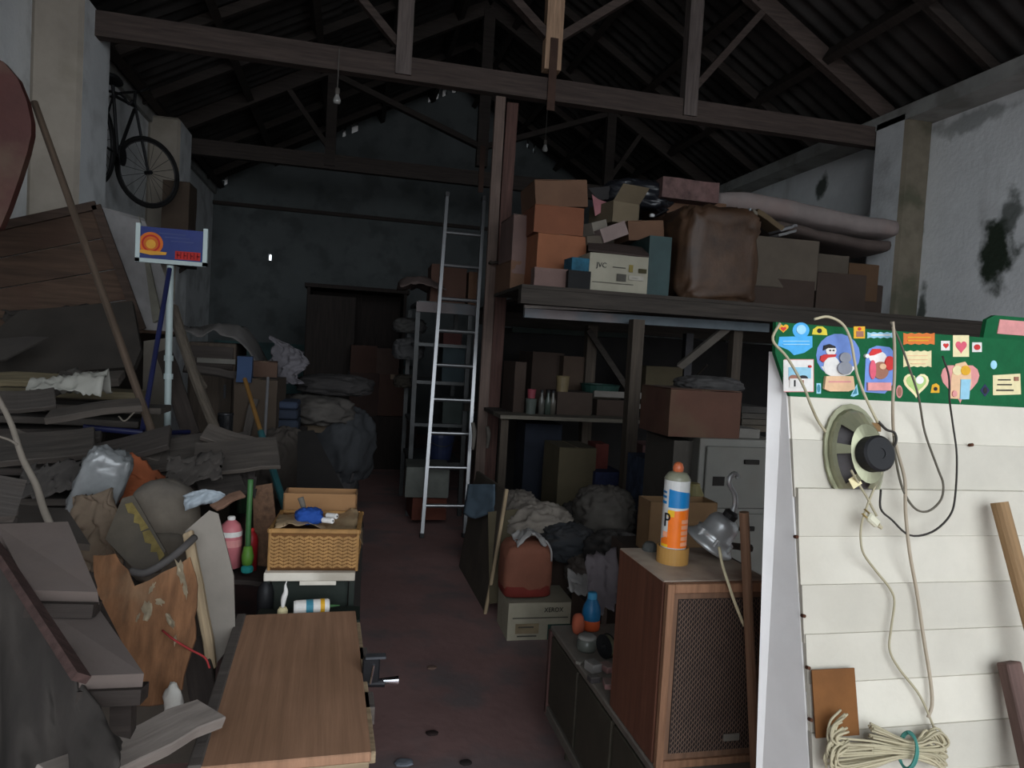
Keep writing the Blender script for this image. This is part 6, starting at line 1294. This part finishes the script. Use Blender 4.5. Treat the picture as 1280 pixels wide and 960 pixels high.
for k, (px, colr) in enumerate(((676, (120, 120, 112)), (684, (90, 108, 96)), (690, (130, 124, 110)))):
    x = X_at(px, 5.4, mz); t_ = thing('glass_bottle', ['left pale bottle of the row before the brown box', 'middle green bottle of the row before the brown box', 'right pale bottle of the row before the brown box'][k], 'bottle', (x, 5.4, mz), group='bottles on the middle shelf')
    bm = nb(); lathe(bm, [(0, 0), (.026, 0), (.026, .11), (.012, .15), (.012, .18)], n=12); obj('body', bm, mat('bottle_%d' % k, colr, rough=.2, bump=0), t_, smooth=True)
    bm = nb(); lathe(bm, [(.013, .175), (.013, .195), (0, .197)], n=10); obj('cap', bm, dkmet, t_)
# ---- heap below the shelf
def low(label, x0, y0, x1, y1, Y, d, m, **kw):
    l_, s_ = fitbox(x0, y0, x1, y1, Y, d); zt_ = l_.z+s_[2]; l_.z = 0; return carton(label, l_, (s_[0], s_[1], zt_), m, **kw), zt_
low('dark blue carton under the middle shelf', 655, 530, 700, 600, 5.5, .4, mat('dark_blue_box', (34, 44, 66)), tape=False)
low('olive carton with a torn top below the shelf', 692, 560, 738, 680, 4.9, .4, K['ol'])
low('red packet standing behind the front post', 740, 555, 756, 640, 5.0, .2, mat('red_packet', (150, 54, 44)), tape=False)
low('blue printed box behind the front post', 740, 590, 775, 660, 4.85, .3, mat('blue_print', (40, 54, 110), var=.4, scale=20), tape=False)
low('pink-topped packet right of the front post', 797, 556, 820, 640, 4.7, .25, mat('pink_packet', (176, 120, 120)), tape=False)
low('blue and white carton behind the orange spray can', 800, 574, 842, 660, 4.3, .3, mat('bluewhite_box', (70, 90, 130), var=.5, scale=14), tape=False)
for k, (px, py, r, colr, sd, Yh) in enumerate(((672, 668, (.19, .17, .17), (196, 182, 166), 3, 4.25), (645, 640, (.12, .12, .12), (150, 138, 126), 7, 4.4), (710, 676, (.17, .15, .09), (70, 76, 84), 12, 4.05), (735, 650, (.16, .16, .1), (36, 36, 38), 17, 4.3), (755, 640, (.16, .14, .14), (98, 92, 84), 26, 4.15), (770, 690, (.14, .14, .10), (64, 62, 62), 29, 3.75), (738, 712, (.13, .12, .08), (110, 96, 88), 37, 3.85), (705, 722, (.11, .14, .13), (94, 84, 76), 41, 4.15))):
    p = aty(px, py, Yh); p.z = max(0.0, p.z-r[2])
    bag(['big pale crumpled sack on the heap right of the aisle', 'smaller pale crumpled sack left of the big one', 'slate-blue cloth bundle right of the pale sack', 'black plastic sack in the middle of the heap', 'grey-brown bundle before the front post', 'dark bundle behind the wooden loudspeaker box', 'pinkish-grey bundle behind the blue bottle', 'brown bag behind the white printed box on the floor'][k], p, r, mat('heap_%d' % k, colr, var=.3, rough=.9, bump=.2, dust=.3, dust_col=(130, 120, 112)), sd, .20, 3.0, name='sack' if k in (0, 1, 3) else 'bundle', cat='sack' if k in (0, 1, 3) else 'bundle', rz=k*.7)
    if p.z > .3:
        l2 = V((p.x, p.y+.06, 0)); carton('carton carrying the ' + ['big pale sack', 'smaller pale sack', 'slate-blue bundle', 'black sack of the heap', 'grey-brown bundle', 'dark bundle', 'pinkish-grey bundle', 'brown bag'][k], l2, (r[0]*1.3, r[1]*1.3, p.z+.01), K['dk'], tape=False)
GRIME_SHADE[:] = [.15, .88]
# xerox box, orange bag, cap of white cloth
p = atz(672, 800, 0); Yx = p.y; l_, s_ = fitbox(634, 753, 714, 799, Yx, .28, z=0.0)
xb2 = carton('white printed carton on the floor at the right of the aisle', l_, s_, cardboard('white_b', (182, 174, 150), dust=.3), tape=False); w, d, h = s_
text_part('XEROX', .036, blackp, xb2, front(w*.20, -d/2-.0065, h*.80), sx=.9)
dec(xb2, 0, h*.60, w*.86, .005, prm); dec(xb2, w*.30, h*.22, w*.36, h*.40, mat('print_green', (36, 64, 56), bump=0)); dec(xb2, -w*.2, h*.32, w*.36, h*.26, mat('print_tan', (140, 122, 92), bump=0)); dec(xb2, -w*.22, h*.36, w*.24, .008, prm); dec(xb2, -w*.2, h*.12, w*.3, .006, prm)
ob = thing('orange_bag', 'dull orange bag with a red bottom standing on the white printed carton', 'bag', V((X_at(655, Yx+.14, s_[2]), Yx+.15, s_[2]+.008)))
hb_ = aty(655, 680, Yx+.1).z - s_[2]; wb_ = (X_at(684, Yx+.1, .5)-X_at(626, Yx+.1, .5))/2
bm = nb(); blob(bm, (wb_, .11, hb_/1.93), 14, .05, 2.2, 36, 24, .45); obj('body', bm, mat('dull_orange', (150, 88, 66), var=.15, rough=.8, bump=.12), ob, smooth=True)
bm = nb(); blob(bm, (wb_*1.02, .113, hb_*.14), 15, .02, 2, 32, 12, .4); obj('red_bottom', bm, mat('bag_red', (140, 44, 34), rough=.8), ob, smooth=True)
cloth('crumpled white rag on top of the orange bag', lambda u, v: V((ob.location.x-.08+.17*u, Yx+.04+.16*v, ob.location.z+hb_-.015+.06*sin(pi*u)*(1-.4*v)+wrinkle((u, v, 0), 51, 3, .028) - .05*max(0, .3-v))), 16, 14, mat('white_rag', (184, 180, 178)), name='rag', cat='rag')
bm = nb(); tube(bm, [V((0, 0, 0)), V((.03, -.03, .015)), V((.055, -.05, -.03)), V((.06, -.055, -.09))], .006); o = obj('white_strap', bm, mat('white_rag', (184, 180, 178)), smooth=True); o.location = V((ob.location.x+.06, Yx+.10, ob.location.z+hb_-.0)); tag(o, 'white strap hanging from the rag on the orange bag', 'strap')
cloth('white crumpled bag behind the blue bottle', lambda u, v: aty(712+40*u, 716+26*v+8*sin(3*u), 3.2-.12*v) + V((0, 1, .4))*wrinkle((u*1.5, v, 0), 61, 2.5, .03), 16, 12, mat('white_rag', (184, 180, 178)), name='white_bag', cat='bag', th=.003)
q_ = aty(739, 744, 3.1); carton('dark carton under the white crumpled bag behind the blue bottle', V((q_.x, 3.16, 0)), (.085, .2, q_.z-.02), K['dk'], tape=False)
cloth('translucent plastic sheet behind the loudspeaker box', lambda u, v: aty(735+40*u, 702+70*v-10*u, 2.9-.25*v) + V((0, 1, .4))*wrinkle((u*1.5, v, 0), 67, 2.5, .035), 16, 18, mat('lilac_plastic', (140, 130, 136), rough=.35), name='plastic_sheet', cat='plastic', th=.002)
# leaning panels at the aisle
x1_ = X_at(605, 4.1, 0)
a, b = atz(606, 766, 0), aty(633, 612, 4.12)
pn = quad_board('grey-brown panel standing along the aisle edge', [atz(606, 766, 0), V((atz(606, 766, 0).x-.02, 4.95, 0)), V((b.x-.05, 4.95, b.z-.03)), b], .02, mat('panel_grey', (96, 86, 74), var=.15, stain=.3), name='panel', cat='panel')
plank('pale wooden strip along the near edge of the aisle panel', a+V((0, -.012, .0)), b+V((0, -.012, 0)), .02, .022, lightw, n=(0, -1, 0), name='strip', cat='strip')
quad_board('brown card leaning behind the orange bag', [aty(610, 640, 4.2), aty(650, 636, 4.2), aty(650, 750, 4.0), aty(612, 755, 4.0)], .012, K['ol'], name='brown_card', cat='card')
cloth('slate-blue cloth hanging over the aisle panel', lambda u, v: aty(584+34*u-6*v*(1-u), 606+44*v*(1-.35*abs(u-.4)), 4.55-.3*u) + V((.3, 1, 0))*wrinkle((u, v, 0), 71, 2.4, .02), 12, 12, mat('slate_cloth', (84, 104, 120), var=.15, rough=.95), th=.004)
GRIME_SHADE[:] = [.25, .72]
# filing cabinet and things about it
Yf = 3.45; l_, s_ = fitbox(870, 548, 962, 700, Yf, .6); zt_ = aty(900, 549, Yf).z
fcm = mat('grey_green_steel', (132, 132, 124), var=.08, rough=.55, stain=.35, stain_col=(90, 84, 76), bump=.05)
fc = thing('filing_cabinet', 'grey steel filing cabinet behind the spray can', 'cabinet', (l_.x+.02, Yf+.3, 0)); w = s_[0]+.06
bm = nb(); bx(bm, (0, .01, zt_/2), (w, .58, zt_), bevel=.004); obj('body', bm, fcm, fc)
for k in range(3):
    z = zt_-.03-.37*k-.18; bm = nb(); bx(bm, (0, -.29, z), (w-.07, .016, .34), bevel=.004); d_ = obj('drawer', bm, fcm, fc)
    bm = nb(); bx(bm, (.05, -.305, z+.09), (.09, .014, .025), bevel=.003); obj('handle', bm, mat('dark_handle', (52, 48, 44), metal=.4), d_)
    bm = nb(); bx(bm, (-.14, -.299, z-.02), (.07, .004, .05)); obj('card_holder', bm, mat('dark_handle', (52, 48, 44)), d_)
l_, s_ = fitbox(834, 549, 858, 700, Yf+.1, .4); carton('tall dark carton left of the grey filing cabinet', V((l_.x, l_.y, 0)), (s_[0], s_[1], aty(852, 548, Yf+.2).z), cardboard('dk_f', (88, 82, 74)), tape=False)
l_, s_ = fitbox(836, 488, 924, 548, Yf+.05, .4, z=zt_); carton('brown box with a reddish front on the filing cabinet', l_, s_, cardboard('reddish_f', (122, 76, 58), stain=.6, stain_col=(92, 78, 60)))
l_, s_ = fitbox(926, 536, 950, 548, Yf+.1, .2, z=zt_); carton('pale paper bundle right of the reddish box', l_, s_, mat('pale_paper', (140, 136, 128)), tape=False, name='paper_bundle', cat='paper')
for k in range(4):
    l_, s_ = fitbox(928, 492+10*k, 962, 501+10*k, Yf+.35, .3, z=None); bm = nb(); bx(bm, (0, 0, s_[2]/2), s_, bevel=.002); o = obj('ledger', bm, mat('ledger_%d' % k, (78+6*k, 74+4*k, 70), dust=.4)); o.location = V((l_.x, l_.y, zt_+.012+.036*(3-k))); tag(o, ['topmost', 'second', 'third', 'lowest'][k] + ' grey ledger of the pile beside the reddish box', 'book', 'ledgers on the filing cabinet')
bag('grey bundle lying on the reddish box', V((X_at(890, Yf+.25, zt_+.26), Yf+.3, zt_+.24)), (.17, .13, .045), mat('grey_bundle', (92, 90, 90)), 77, .15, 2.5, name='bundle')
GRIME_SHADE[:] = [.1, .95]
# open carton in front of the filing cabinet
Yo = 2.75; zo = aty(850, 690, Yo).z
l_, s_ = fitbox(810, 628, 893, 692, Yo, .13); cz_ = l_.z
oc = carton('open tan carton with raised flaps behind the spray can', l_, s_, cardboard('tan_o', (150, 116, 80)), open_=True, tape=False, )
bm = nb(); bx(bm, (0, 0, cz_/2), (s_[0]+.1, .45, cz_)); o = obj('dark_crate', bm, K['dk']); o.location = V((l_.x, l_.y, 0)); tag(o, 'dark crate under the open tan carton', 'crate')
bm = nb(); lathe(bm, [(0, 0), (.05, 0), (.05, .20), (.03, .24), (.03, .25), (0, .25)], n=18); o = obj('olive_tin', bm, mat('olive_tin', (112, 104, 62), rough=.5)); o.location = V((X_at(862, 2.95, cz_), 2.95, cz_+.02)); tag(o, 'olive tin standing behind the orange spray can', 'tin')
# bits on the floor
for k, (px, py, s, colr) in enumerate(((540, 836, .02, (120, 96, 84)), (582, 955, .02, (40, 34, 32)), (505, 955, .03, (120, 126, 136)), (540, 918, .022, (50, 36, 34)))):
    p = atz(px, py, 0); bm = nb(); blob(bm, (s, s*.7, .006), k, .2, 2, 10, 6); o = obj('litter', bm, mat('litter_%d' % k, colr)); o.location = p; tag(o, ['pale flake lying in the middle of the aisle', 'dark speck on the aisle floor at the bottom edge', 'pale blue scrap on the floor beside the tan board', 'dark flake on the near aisle floor'][k], 'litter')
